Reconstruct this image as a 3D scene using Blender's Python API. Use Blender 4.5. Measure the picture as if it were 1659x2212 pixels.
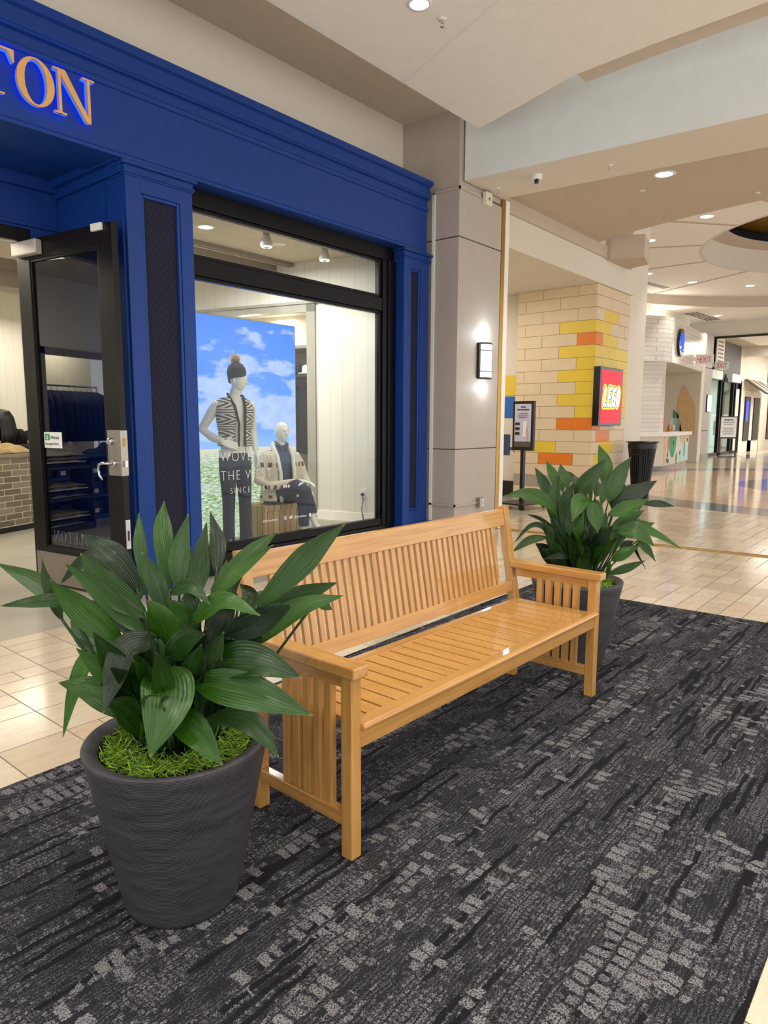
import bpy, bmesh, math, random
from mathutils import Vector, Matrix
R = math.radians
SC = bpy.context.scene
COL = SC.collection
for o in list(bpy.data.objects):
    bpy.data.objects.remove(o)

# ------------------------------------------------------------------ camera
cam = bpy.data.cameras.new('camera'); camo = bpy.data.objects.new('camera', cam); COL.objects.link(camo)
yaw, pitch, roll, fpx = 0.695630926, 0.131058105, -0.00383324482, 1490.26
fw = Vector((math.cos(pitch)*math.cos(yaw), math.cos(pitch)*math.sin(yaw), -math.sin(pitch)))
rt = Vector((math.sin(yaw), -math.cos(yaw), 0)); dn = fw.cross(rt)
r2 = math.cos(roll)*rt + math.sin(roll)*dn; d2 = -math.sin(roll)*rt + math.cos(roll)*dn
camo.matrix_world = Matrix((( r2.x, -d2.x, -fw.x, 0), (r2.y, -d2.y, -fw.y, 0), (r2.z, -d2.z, -fw.z, 1.45), (0, 0, 0, 1)))
cam.sensor_fit = 'VERTICAL'; cam.sensor_height = 24; cam.lens = 24*fpx/2212; cam.clip_start = .05; cam.clip_end = 200
SC.camera = camo
SC.view_settings.view_transform = 'Standard'; SC.view_settings.look = 'None'
SC.view_settings.gamma = 1; SC.view_settings.use_curve_mapping = False
SC.view_settings.exposure = 0.95
# ------------------------------------------------------------------ ambient + big lights
w = bpy.data.worlds.new('world'); SC.world = w; w.use_nodes = True
w.node_tree.nodes['Background'].inputs[0].default_value = (1.0, .985, .965, 1)
w.node_tree.nodes['Background'].inputs[1].default_value = 1.0
def area(name, loc, size, power, col, rot=(0, 0, 0), sy=None):
    l = bpy.data.lights.new(name, 'AREA'); l.energy = power; l.color = col; l.size = size
    if sy: l.shape = 'RECTANGLE'; l.size_y = sy
    o = bpy.data.objects.new(name, l); o.location = loc; o.rotation_euler = rot; COL.objects.link(o); return o
def spot(name, loc, power, col, ang=110, rot=(0, 0, 0), rad=.05, blend=.6):
    l = bpy.data.lights.new(name, 'SPOT'); l.energy = power; l.color = col; l.spot_size = R(ang); l.spot_blend = blend; l.shadow_soft_size = rad
    o = bpy.data.objects.new(name, l); o.location = loc; o.rotation_euler = rot; COL.objects.link(o); return o
def point(name, loc, power, col, rad=.1):
    l = bpy.data.lights.new(name, 'POINT'); l.energy = power; l.color = col; l.shadow_soft_size = rad
    o = bpy.data.objects.new(name, l); o.location = loc; COL.objects.link(o); return o
WARM = (1, .87, .68); NEUT = (1, .95, .88); COOL = (.86, .94, 1)
for hx, hy in ((-1.2, 1.6), (.6, .1), (3.0, .1), (1.6, 2.6), (-1.2, -1.8), (1.6, -2.2), (4.2, -2.2), (4.9, 1.2)):
    spot('hall_downlight', (hx, hy, 4.60), 75, (1, .96, .9), 125, (0, 0, 0), .11, .7)
area('skylight_hall', (4.6, -3.6, 6.0), 3.0, 26, COOL, (R(20), R(-25), 0), 3.0)
area('store_light_window', (5.2, 7.0, 3.42), 1.4, 60, (1, .97, .93), (0, 0, 0), 1.6)
area('store_light_inner', (1.8, 8.2, 3.4), 2.4, 55, (1, .92, .76), (0, 0, 0), 2.0)
area('store_light_counter', (4.2, 11.2, 3.1), 2.0, 32, (1, .92, .78), (0, 0, 0), 1.2)
area('toy_store_light', (9.8, 7.5, 3.7), 1.8, 42, (1, .95, .86), (0, 0, 0), 3.0)
area('far_hall_light', (38, 4.5, 4.9), 10, 420, (1, .96, .88), (0, 0, 0), 5)
area('kiosk_light', (23, 8.6, 4.6), 2.0, 90, (1, .97, .92))

# ------------------------------------------------------------------ materials
def lin(h):
    h = h.lstrip('#'); c = [int(h[i:i+2], 16)/255 for i in (0, 2, 4)]
    return tuple((x/12.92 if x <= .04045 else ((x+.055)/1.055)**2.4) for x in c) + (1,)
class NT:
    def __init__(s, name):
        s.m = bpy.data.materials.new(name); s.m.use_nodes = True; s.t = s.m.node_tree
        s.b = s.t.nodes['Principled BSDF']; s.out = s.t.nodes['Material Output']
    def n(s, ty, **kw):
        nd = s.t.nodes.new(ty)
        for k, v in kw.items():
            if k.startswith('_'): nd.inputs[k[1:].replace('_', ' ')].default_value = v
            else: setattr(nd, k, v)
        return nd
    def l(s, a, b): s.t.links.new(a, b)
    def put(s, sock, v):
        if isinstance(v, (int, float, tuple)): sock.default_value = v
        else: s.l(v, sock)
    def math(s, op, a, b=0.0, c=0.0, clamp=False):
        nd = s.t.nodes.new('ShaderNodeMath'); nd.operation = op; nd.use_clamp = clamp
        s.put(nd.inputs[0], a); s.put(nd.inputs[1], b); s.put(nd.inputs[2], c); return nd.outputs[0]
    def mix(s, f, a, b):
        nd = s.t.nodes.new('ShaderNodeMix'); nd.data_type = 'RGBA'
        s.put(nd.inputs[0], f); s.put(nd.inputs[6], a); s.put(nd.inputs[7], b); return nd.outputs[2]
    def coord(s, kind='Object'):
        return s.t.nodes.new('ShaderNodeTexCoord').outputs[kind]
    def pos(s):
        return s.t.nodes.new('ShaderNodeNewGeometry').outputs['Position']
    def mapv(s, v, scale=(1, 1, 1), loc=(0, 0, 0), rot=(0, 0, 0)):
        nd = s.t.nodes.new('ShaderNodeMapping'); s.l(v, nd.inputs[0])
        nd.inputs['Scale'].default_value = scale; nd.inputs['Location'].default_value = loc; nd.inputs['Rotation'].default_value = rot
        return nd.outputs[0]
    def noise(s, v, sc, det=2, rough=.5, out='Fac'):
        nd = s.t.nodes.new('ShaderNodeTexNoise'); s.l(v, nd.inputs['Vector']); nd.inputs['Scale'].default_value = sc
        nd.inputs['Detail'].default_value = det; nd.inputs['Roughness'].default_value = rough; return nd.outputs[out]
    def white(s, v):
        nd = s.t.nodes.new('ShaderNodeTexWhiteNoise'); s.l(v, nd.inputs['Vector']); return nd.outputs['Value']
    def sep(s, v):
        nd = s.t.nodes.new('ShaderNodeSeparateXYZ'); s.l(v, nd.inputs[0]); return nd.outputs
    def comb(s, x, y, z=0.0):
        nd = s.t.nodes.new('ShaderNodeCombineXYZ'); s.put(nd.inputs[0], x); s.put(nd.inputs[1], y); s.put(nd.inputs[2], z); return nd.outputs[0]
    def ramp(s, f, stops, mode='LINEAR'):
        nd = s.t.nodes.new('ShaderNodeValToRGB'); s.l(f, nd.inputs[0]); e = nd.color_ramp.elements; nd.color_ramp.interpolation = mode
        while len(e) < len(stops): e.new(.5)
        for i, (p, c) in enumerate(stops): e[i].position = p; e[i].color = c
        return nd.outputs[0]
    def bump(s, h, st=.3, d=.01):
        nd = s.t.nodes.new('ShaderNodeBump'); s.l(h, nd.inputs['Height']); nd.inputs['Strength'].default_value = st; nd.inputs['Distance'].default_value = d
        s.l(nd.outputs[0], s.b.inputs['Normal'])
def plain(name, col, rough=.5, metal=0, var=.06, nscale=6, spec=.5, bump=0, bscale=60, coat=0, sheen=0):
    n = NT(name); c = lin(col) if isinstance(col, str) else col
    v = n.coord()
    f = n.noise(v, nscale, 3)
    dark = tuple(x*(1-var) for x in c[:3]) + (1,); lite = tuple(min(1, x*(1+var)) for x in c[:3]) + (1,)
    n.l(n.ramp(f, [(.3, dark), (.7, lite)]), n.b.inputs['Base Color'])
    n.b.inputs['Roughness'].default_value = rough; n.b.inputs['Metallic'].default_value = metal
    n.b.inputs['Specular IOR Level'].default_value = spec; n.b.inputs['Coat Weight'].default_value = coat
    n.b.inputs['Sheen Weight'].default_value = sheen
    if bump: n.bump(n.noise(v, bscale, 3), bump, .003)
    return n.m
def glow(name, col, st=3):
    n = NT(name); c = lin(col); n.b.inputs['Base Color'].default_value = c
    n.b.inputs['Emission Color'].default_value = c; n.b.inputs['Emission Strength'].default_value = st; return n.m

M = {}
M['paint_cream'] = plain('cream wall paint', '#ddd4c5', .7, var=.012)
M['paint_white'] = plain('white ceiling paint', '#f3eee6', .8, var=.02)
M['paint_bluewhite'] = plain('cool white paint', '#e3e7e5', .7, var=.02)
M['paint_tan'] = plain('tan ceiling paint', '#d0c3b4', .8, var=.02)
M['paint_taupe'] = plain('taupe ceiling paint', '#c4b5a4', .8, var=.02)
M['column_grey'] = plain('warm grey column panel', '#b5aaa0', .55, var=.03)
M['column_joint'] = plain('dark column joint', '#55504c', .6)
M['brass'] = plain('brass trim', '#b08a3e', .35, .8)
M['blue'] = plain('deep blue storefront paint', '#123a86', .42, var=.04, bump=.03, spec=.3)
M['black_frame'] = plain('black window frame metal', '#0c0a0d', .35, .0, var=.1, spec=.2)
M['bronze'] = plain('dark bronze door metal', '#120d0b', .35, .15, var=.12, spec=.3)
M['steel'] = plain('brushed stainless steel', '#a59e94', .32, .9, nscale=30)
M['chrome'] = plain('satin chrome', '#c9c9c9', .2, 1.0)
M['closer'] = plain('silver painted metal', '#c2bcb2', .4, .3)
M['white_plastic'] = plain('white plastic', '#e6e4df', .4)
M['dark_plastic'] = plain('black plastic', '#151515', .4)
M['black_metal'] = plain('black powder coated metal', '#18171a', .35, .2)
M['gold'] = plain('gold letter face', '#e3b06a', .4, .1)
M['lit_white'] = glow('lamp lens', '#fff4e0', 5)
M['lit_cool'] = glow('cool lamp lens', '#e9f6ff', 3)
M['lit_sconce'] = glow('sconce diffuser', '#d2f1ff', 1.2)
M['lit_blue'] = glow('blue sign light', '#1a45ff', 1.6)
M['store_ceiling'] = plain('store ceiling paint', '#c9bca6', .7)
M['store_beam'] = plain('taupe store beam', '#8d8172', .6)
M['casing'] = plain('grey green door casing', '#9b978a', .5)
M['grey_floor'] = plain('polished grey concrete', '#a8a293', .22, nscale=2.5, var=.08)
M['red'] = plain('red enamel', '#b3231c', .4)
M['skin_mann'] = plain('glossy white mannequin', '#e4e3da', .3, var=.01)
M['navy_cloth'] = plain('navy wool cloth', '#1b2338', .9, var=.25, nscale=40, bump=.3)
M['denim'] = plain('dark denim', '#232c42', .9, var=.2, nscale=50, bump=.2)
M['denim_shirt'] = plain('denim shirt', '#3d4d6d', .9, var=.15, nscale=50)
M['knit_white'] = plain('cream knit', '#dedccf', .9, bump=.3, bscale=120)
M['knit_grey'] = plain('charcoal ribbed knit', '#2c3038', .95, var=.25, nscale=60, bump=.5)
M['fur'] = plain('tan fur', '#c7ab86', 1, var=.3, nscale=60, bump=.8)
M['black_hair'] = plain('black hair', '#14100f', .45, var=.4, nscale=30)
M['skin'] = plain('skin', '#c98f73', .5)
M['black_cloth'] = plain('black cloth', '#121212', .9)
M['khaki'] = plain('khaki cloth', '#a08a5e', .9, var=.2, bump=.3)
M['white_card'] = plain('white card', '#ebe9e6', .6)
M['trash_black'] = plain('black slatted metal', '#1c1a1c', .3, .3)
M['screen_black'] = plain('black screen bezel', '#0c0b0c', .25)
M['quartz'] = plain('white counter stone', '#e8e4dd', .3)
M['teal'] = plain('teal paint', '#3f8f8d', .6)
M['green'] = plain('green paint', '#3c9a66', .6)
M['sand'] = plain('sand paint', '#d9b78b', .6)
M['mint'] = plain('pale aqua paint', '#b7dcd8', .6)
M['pink'] = plain('pink print', '#c9787c', .6)
M['yellow'] = plain('yellow tile', '#e3c33c', .4, var=.03)
M['orange'] = plain('orange tile', '#e07a1f', .4, var=.03)
M['pal_blue'] = plain('blue print', '#2b66b5', .5)
M['disc_dark'] = plain('dark dome lining', '#24211f', .5)
M['clear_plastic'] = plain('pale plastic', '#c9cfd0', .2)

def m_fresnel_glass(name, tint=(.98, 1, .99, 1), refl=1.0, base=.04):
    n = NT(name); t = n.t
    tr = n.n('ShaderNodeBsdfTransparent'); tr.inputs[0].default_value = tint
    gl = n.n('ShaderNodeBsdfGlossy'); gl.inputs['Roughness'].default_value = .01
    ge = n.n('ShaderNodeNewGeometry'); dp = n.n('ShaderNodeVectorMath', operation='DOT_PRODUCT'); n.l(ge.outputs['Incoming'], dp.inputs[0]); n.l(ge.outputs['Normal'], dp.inputs[1])
    fr = n.math('ADD', base, n.math('MULTIPLY', 1-base, n.math('POWER', n.math('SUBTRACT', 1.0, n.math('ABSOLUTE', dp.outputs['Value'])), 5.0)))
    mx = n.n('ShaderNodeMixShader'); n.l(n.math('MULTIPLY', fr, refl, clamp=True), mx.inputs[0])
    n.l(tr.outputs[0], mx.inputs[1]); n.l(gl.outputs[0], mx.inputs[2]); n.l(mx.outputs[0], n.out.inputs[0]); return n.m
M['glass'] = m_fresnel_glass('window glass', refl=.6)
M['door_glass'] = m_fresnel_glass('tinted door glass', (.6, .62, .66, 1), 2.2)

def m_carpet():
    n = NT('charcoal patterned carpet'); p = n.pos()
    nd = n.noise(p, 11, 2, .5, 'Color')
    off = n.n('ShaderNodeVectorMath', operation='SUBTRACT'); n.l(nd, off.inputs[0]); off.inputs[1].default_value = (.5, .5, .5)
    sc = n.n('ShaderNodeVectorMath', operation='SCALE'); n.l(off.outputs[0], sc.inputs[0]); sc.inputs['Scale'].default_value = .03
    ad = n.n('ShaderNodeVectorMath', operation='ADD'); n.l(p, ad.inputs[0]); n.l(sc.outputs[0], ad.inputs[1])
    nd2 = n.noise(p, 170, 2, .6, 'Color'); off2 = n.n('ShaderNodeVectorMath', operation='SUBTRACT'); n.l(nd2, off2.inputs[0]); off2.inputs[1].default_value = (.5, .5, .5)
    sc2 = n.n('ShaderNodeVectorMath', operation='SCALE'); n.l(off2.outputs[0], sc2.inputs[0]); sc2.inputs['Scale'].default_value = .016
    ad2 = n.n('ShaderNodeVectorMath', operation='ADD'); n.l(ad.outputs[0], ad2.inputs[0]); n.l(sc2.outputs[0], ad2.inputs[1])
    x, y, z = n.sep(ad2.outputs[0])
    def rows(ysz, xsz, seed, jit):
        ry = n.math('FLOOR', n.math('DIVIDE', y, ysz)); fy = n.math('FRACT', n.math('DIVIDE', y, ysz)); rr = n.white(n.comb(ry, seed))
        xs = n.math('ADD', n.math('DIVIDE', x, xsz), n.math('MULTIPLY', rr, 17.0)); cx = n.math('FLOOR', xs); fx = n.math('FRACT', xs)
        rc = n.white(n.comb(cx, ry, seed+1))
        ex = n.math('LESS_THAN', n.math('ABSOLUTE', n.math('SUBTRACT', fx, .5)), n.math('ADD', .27, n.math('MULTIPLY', rc, .14)))
        ey = n.math('LESS_THAN', n.math('ABSOLUTE', n.math('SUBTRACT', fy, .5)), n.math('ADD', .2, n.math('MULTIPLY', rr, .26)))
        return rr, rc, n.math('MULTIPLY', ex, ey), cx, ry
    rr, rc, blk, cx, ry = rows(.062, .040, 3.3, 0)
    tile = n.white(n.comb(n.math('FLOOR', n.math('DIVIDE', x, .5)), n.math('FLOOR', n.math('DIVIDE', y, .5)), 5.0))
    zone = n.noise(n.mapv(p, (1.3, 5.0, 1)), 1.5, 2)
    gate = n.math('ADD', n.math('MULTIPLY', zone, 1.5), n.math('ADD', n.math('MULTIPLY', rr, .34), n.math('MULTIPLY', tile, .16)))
    on = n.math('GREATER_THAN', n.math('ADD', gate, n.math('MULTIPLY', rc, .34)), 1.38)
    block = n.math('MULTIPLY', blk, on)
    r2, c2, b2, cx2, ry2 = rows(.021, .017, 7.7, 0)
    small = n.math('MULTIPLY', b2, n.math('GREATER_THAN', n.math('ADD', n.math('MULTIPLY', n.noise(n.mapv(p, (3, 6, 1), (9, 4, 0)), 1.1, 2), 1.4), n.math('MULTIPLY', c2, .35)), .88))
    fl = n.math('FRACT', n.math('DIVIDE', y, .0125))
    lines = n.math('MULTIPLY', n.math('GREATER_THAN', fl, .42), n.math('GREATER_THAN', n.noise(n.mapv(p, (5, 16, 1)), 2.2, 3), .43))
    darkband = n.math('GREATER_THAN', n.white(n.comb(n.math('FLOOR', n.math('DIVIDE', y, .017)), n.math('FLOOR', n.math('ADD', n.math('DIVIDE', x, .34), n.math('MULTIPLY', n.white(n.comb(n.math('FLOOR', n.math('DIVIDE', y, .017)), 2.0)), 5.0))), 9.0)), .86)
    g = n.noise(p, 420, 1, .6); g2 = n.noise(p, 190, 3, .85)
    v = n.math('ADD', n.math('MULTIPLY', lines, .14), n.math('MULTIPLY', small, .22))
    v = n.math('ADD', v, .16)
    v = n.math('MULTIPLY', v, n.math('SUBTRACT', 1.0, n.math('MULTIPLY', darkband, .8)))
    v = n.math('MAXIMUM', v, n.math('MULTIPLY', block, n.math('ADD', .40, n.math('MULTIPLY', rc, .3))))
    grain = n.math('MULTIPLY', n.math('SUBTRACT', g2, .40), 5.5, clamp=True)
    v = n.math('MULTIPLY', v, n.math('ADD', .12, n.math('MULTIPLY', grain, 1.55)), clamp=True)
    n.l(n.ramp(v, [(0, lin('#151519')), (.3, lin('#36353b')), (.85, lin('#8b898b'))]), n.b.inputs['Base Color'])
    n.b.inputs['Roughness'].default_value = 1; n.b.inputs['Specular IOR Level'].default_value = .1
    n.bump(n.math('ADD', g, g2), .6, .004); return n.m
M['carpet'] = m_carpet()

def m_tiles():
    n = NT('cream stone floor tiles'); p = n.pos(); x, y, z = n.sep(p)
    U, V = .31, .33
    cx = n.math('FLOOR', n.math('DIVIDE', n.math('SUBTRACT', x, .18), U)); fx = n.math('FRACT', n.math('DIVIDE', n.math('SUBTRACT', x, .18), U))
    sh = n.white(n.comb(cx, 2.0)); 
    yy = n.math('ADD', n.math('DIVIDE', y, V), n.math('MULTIPLY', n.math('FLOOR', n.math('MULTIPLY', sh, 2.0)), .5))
    cy = n.math('FLOOR', yy); fy = n.math('FRACT', yy)
    r = n.white(n.comb(cx, cy, 4.0))
    splity = n.math('GREATER_THAN', r, .5)                       # two thin tiles
    splitx = n.math('GREATER_THAN', r, .78)
    fy2 = n.math('FRACT', n.math('MULTIPLY', fy, 2.0)); fx2 = n.math('FRACT', n.math('MULTIPLY', fx, 2.0))
    def edge(f, wd): return n.math('GREATER_THAN', n.math('ABSOLUTE', n.math('SUBTRACT', f, .5)), .5-wd)
    gr = n.math('MAXIMUM', edge(fx, .009), edge(fy, .009))
    gr = n.math('MAXIMUM', gr, n.math('MULTIPLY', splity, edge(fy2, .018)))
    half = n.math('GREATER_THAN', fy, .5)
    gr = n.math('MAXIMUM', gr, n.math('MULTIPLY', n.math('MULTIPLY', splitx, half), edge(fx2, .018)))
    idn = n.white(n.comb(n.math('ADD', cx, n.math('MULTIPLY', n.math('MULTIPLY', splitx, half), n.math('MULTIPLY', n.math('FLOOR', n.math('MULTIPLY', fx, 2.0)), .31))),
                         n.math('ADD', cy, n.math('MULTIPLY', splity, n.math('MULTIPLY', half, .37))), 7.0))
    vein = n.noise(n.mapv(p, (2.2, 9, 1)), 3.2, 5, .65); vein2 = n.noise(p, 40, 4, .7)
    c = n.ramp(idn, [(0, lin('#c3b196')), (.4, lin('#d3c4ab')), (.75, lin('#dccdb6')), (1, lin('#cbb296'))])
    c = n.mix(n.math('MULTIPLY', n.math('SUBTRACT', vein, .42), 1.2, clamp=True), c, lin('#b3997c'))
    c = n.mix(n.math('MULTIPLY', n.math('GREATER_THAN', vein2, .66), .25), c, lin('#8c7458'))
    c = n.mix(gr, c, lin('#6e655c'))
    n.l(c, n.b.inputs['Base Color'])
    n.l(n.math('ADD', .14, n.math('MULTIPLY', gr, .5)), n.b.inputs['Roughness'])
    n.bump(n.math('SUBTRACT', n.math('MULTIPLY', n.noise(p, 3.0, 2), .35), gr), .12, .004); return n.m
M['tiles'] = m_tiles()

def m_wood():
    n = NT('honey maple wood'); v = n.coord()
    # grain follows the longest axis of every board through the attribute 'grain'
    at = n.n('ShaderNodeAttribute'); at.attribute_name = 'grain'; g = at.outputs['Vector']
    s = n.noise(n.mapv(g, (1.2, 26, 26)), 2.0, 4, .6); f = n.noise(n.mapv(g, (3, 160, 160)), 2.0, 3, .6)
    blot = n.noise(g, 5, 3)
    c = n.ramp(s, [(.25, lin('#a37235')), (.5, lin('#ba8948')), (.75, lin('#c79a5b'))])
    c = n.mix(n.math('MULTIPLY', n.math('SUBTRACT', f, .5), 1.2, clamp=True), c, lin('#96622a'))
    c = n.mix(n.math('MULTIPLY', n.math('SUBTRACT', blot, .45), 1.0, clamp=True), c, lin('#cf9c5c'))
    scr = n.noise(v, 70, 5, .8); c = n.mix(n.math('MULTIPLY', n.math('GREATER_THAN', scr, .71), .6), c, lin('#6b431c'))
    n.l(c, n.b.inputs['Base Color']); n.b.inputs['Roughness'].default_value = .32
    n.b.inputs['Coat Weight'].default_value = .55; n.b.inputs['Coat Roughness'].default_value = .07
    n.bump(f, .05, .002); return n.m
M['wood'] = m_wood()

def m_planter():
    n = NT('ribbed charcoal planter plastic'); v = n.coord(); x, y, z = n.sep(v)
    at = n.n('ShaderNodeUVMap'); 
    rib = n.math('SINE', n.math('MULTIPLY', n.sep(at.outputs[0])[1], 6.2832*200))
    f = n.noise(n.mapv(v, (1, 1, 6)), 6, 4, .7)
    n.l(n.ramp(f, [(.35, lin('#2d2b30')), (.65, lin('#413f44'))]), n.b.inputs['Base Color'])
    n.b.inputs['Roughness'].default_value = .48
    n.bump(rib, .4, .0012); return n.m
M['planter'] = m_planter()
def m_leaf():
    n = NT('glossy cast iron plant leaf'); uv = n.n('ShaderNodeUVMap').outputs[0]; u, v, _ = n.sep(uv)
    wv = n.noise(n.comb(n.math('MULTIPLY', u, 26), n.math('MULTIPLY', v, 1.6)), 1.0, 4, .7)
    oi = n.n('ShaderNodeAttribute'); oi.attribute_name = 'tone'; t = oi.outputs['Fac']
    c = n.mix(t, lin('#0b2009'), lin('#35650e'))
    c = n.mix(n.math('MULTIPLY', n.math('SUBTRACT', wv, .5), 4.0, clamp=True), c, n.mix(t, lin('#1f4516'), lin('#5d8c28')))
    tip = n.math('MULTIPLY', n.math('SUBTRACT', v, .955), 20.0, clamp=True)
    c = n.mix(n.math('MULTIPLY', tip, .6), c, lin('#9a9440'))
    n.l(c, n.b.inputs['Base Color']); n.b.inputs['Roughness'].default_value = .22
    n.b.inputs['Specular IOR Level'].default_value = .5
    n.b.inputs['Coat Weight'].default_value = .08; n.b.inputs['Coat Roughness'].default_value = .2
    n.bump(n.math('ADD', n.math('MULTIPLY', n.math('SINE', n.math('MULTIPLY', u, 75)), .7), n.math('MULTIPLY', wv, 5)), .5, .002); return n.m
M['leaf'] = m_leaf()
M['stem'] = plain('green stem', '#1d3a1c', .45)
M['soil'] = plain('dark soil', '#17120d', .95, var=.4, nscale=60, bump=.6)
def m_moss():
    n = NT('bright green moss'); g = n.n('ShaderNodeAttribute'); g.attribute_name = 'tone'
    n.l(n.ramp(g.outputs['Fac'], [(0, lin('#3f5f12')), (.5, lin('#6f9420')), (1, lin('#9dc234'))]), n.b.inputs['Base Color']); n.b.inputs['Roughness'].default_value = .8; return n.m
M['moss'] = m_moss()
def m_weave():
    n = NT('dark patterned fabric panel'); v = n.pos(); x, y, z = n.sep(v)
    a = n.math('ABSOLUTE', n.math('SUBTRACT', n.math('FRACT', n.math('DIVIDE', z, .42)), .5))
    b = n.math('ABSOLUTE', n.math('SUBTRACT', n.math('DIVIDE', n.math('SUBTRACT', x, 3.2), .3), .5))
    d = n.math('ADD', n.math('MULTIPLY', a, 1.0), b)
    rings = n.math('GREATER_THAN', n.math('ADD', n.math('SINE', n.math('MULTIPLY', d, 38)), n.math('MULTIPLY', n.noise(v, 25, 3), .8)), .95)
    fine = n.math('GREATER_THAN', n.math('SINE', n.math('MULTIPLY', z, 700)), .3)
    c = n.mix(n.math('MULTIPLY', rings, n.math('ADD', .5, n.math('MULTIPLY', fine, .4))), lin('#15162a'), lin('#20233f'))
    n.l(c, n.b.inputs['Base Color']); n.b.inputs['Roughness'].default_value = .95; n.bump(n.noise(v, 300, 2), .3, .002); return n.m
M['weave'] = m_weave()
def m_planks(name, col, axis=(1, 1, 0), wd=.14):
    n = NT(name); x, y, z = n.sep(n.pos()); s = n.math('ADD', n.math('MULTIPLY', x, axis[0]), n.math('MULTIPLY', y, axis[1]))
    g = n.math('GREATER_THAN', n.math('ABSOLUTE', n.math('SUBTRACT', n.math('FRACT', n.math('DIVIDE', s, wd)), .5)), .487)
    n.l(n.mix(g, lin(col), lin('#c2b9a2')), n.b.inputs['Base Color']); n.b.inputs['Roughness'].default_value = .55; return n.m
M['planks'] = m_planks('white plank wall', '#dedbd0')
def m_brick(name, c1, c2, mort, bw, bh, axes='xz', ms=.012, rough=.7):
    n = NT(name); x, y, z = n.sep(n.pos()); a = {'x': x, 'y': y, 'xy': n.math('ADD', x, y)}[axes[:-1]]
    b = n.n('ShaderNodeTexBrick'); n.l(n.comb(a, z), b.inputs['Vector'])
    b.inputs['Color1'].default_value = lin(c1); b.inputs['Color2'].default_value = lin(c2); b.inputs['Mortar'].default_value = lin(mort)
    b.inputs['Scale'].default_value = 1; b.inputs['Brick Width'].default_value = bw; b.inputs['Row Height'].default_value = bh
    b.inputs['Mortar Size'].default_value = ms; b.inputs['Bias'].default_value = 0
    c = n.mix(n.math('MULTIPLY', n.noise(n.pos(), 14, 4, .7), .35), b.outputs[0], lin(c1))
    n.l(c, n.b.inputs['Base Color']); n.b.inputs['Roughness'].default_value = rough; return n.m
M['counter_brick'] = m_brick('grey counter brick', '#5f5648', '#8f8573', '#cfc4a8', .25, .08, 'xz', .005)
M['white_tile'] = m_brick('glazed white wall tile', '#dcd5cb', '#e4ded5', '#b8aea4', .36, .13, 'xyz', .008, .15)
def m_stage():  # sky and meadow light box picture
    n = NT('sky and meadow picture'); uv = n.n('ShaderNodeUVMap').outputs[0]; u, v, _ = n.sep(uv)
    p = n.comb(n.math('MULTIPLY', u, 1.3), n.math('MULTIPLY', v, 2.3))
    sky = n.ramp(v, [(.35, lin('#9cc4f2')), (.5, lin('#5b9df0')), (1, lin('#2f7ff0'))])
    cl = n.noise(n.mapv(p, (1.3, 1.9, 1), (.42, .15, 0)), 1.7, 8, .55)
    band = n.math('SUBTRACT', 1.0, n.math('MULTIPLY', n.math('ABSOLUTE', n.math('SUBTRACT', v, .62)), 3.6))
    cf = n.math('MULTIPLY', n.math('SUBTRACT', n.math('ADD', cl, n.math('MULTIPLY', band, .16)), .545), 16.0, clamp=True)
    sh = n.noise(p, 9, 5, .6); cc = n.mix(sh, lin('#7fa6ea'), lin('#d2e0fb'))
    c = n.mix(n.math('MULTIPLY', cf, .85), sky, cc)
    gr = n.noise(n.mapv(p, (1.2, 3.5, 1), rot=(0, 0, .5)), 22, 6, .75)
    gl = n.noise(n.mapv(p, (.8, 3, 1), rot=(0, 0, .3)), 4, 3, .6)
    grass = n.ramp(gr, [(.38, lin('#3f6b35')), (.5, lin('#93b57a')), (.58, lin('#e9f1e4'))])
    grass = n.mix(n.math('MULTIPLY', n.math('SUBTRACT', gl, .45), 3, clamp=True), grass, lin('#c9d6cc'))
    hor = n.math('ADD', .40, n.math('MULTIPLY', n.noise(n.comb(u, 0.0), 2.0, 2), .03))
    far = n.math('MULTIPLY', n.math('SUBTRACT', v, .36), 20.0, clamp=True); grass = n.mix(far, grass, lin('#d6d3bd'))
    c = n.mix(n.math('LESS_THAN', v, hor), c, grass)
    n.l(c, n.b.inputs['Emission Color']); n.b.inputs['Emission Strength'].default_value = .56
    n.b.inputs['Base Color'].default_value = (.02, .02, .02, 1); n.b.inputs['Roughness'].default_value = .4; return n.m
M['stage'] = m_stage()
def m_vest():
    n = NT('patterned knit'); x, y, z = n.sep(n.coord('Generated'))
    band = n.math('FRACT', n.math('MULTIPLY', z, 3.1)); sx = n.math('SINE', n.math('MULTIPLY', n.math('ADD', x, n.math('MULTIPLY', n.math('ABSOLUTE', n.math('SUBTRACT', band, .7)), .9)), 34))
    a = n.math('MULTIPLY', n.math('GREATER_THAN', sx, .1), n.math('GREATER_THAN', band, .4))
    st = n.math('GREATER_THAN', n.math('SINE', n.math('MULTIPLY', z, 130)), .2); a2 = n.math('MULTIPLY', st, n.math('LESS_THAN', band, .4))
    n.l(n.mix(n.math('MAXIMUM', a, a2), lin('#cfc3b2'), lin('#2a2022')), n.b.inputs['Base Color']); n.b.inputs['Roughness'].default_value = .95; return n.m
M['vest'] = m_vest()
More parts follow.
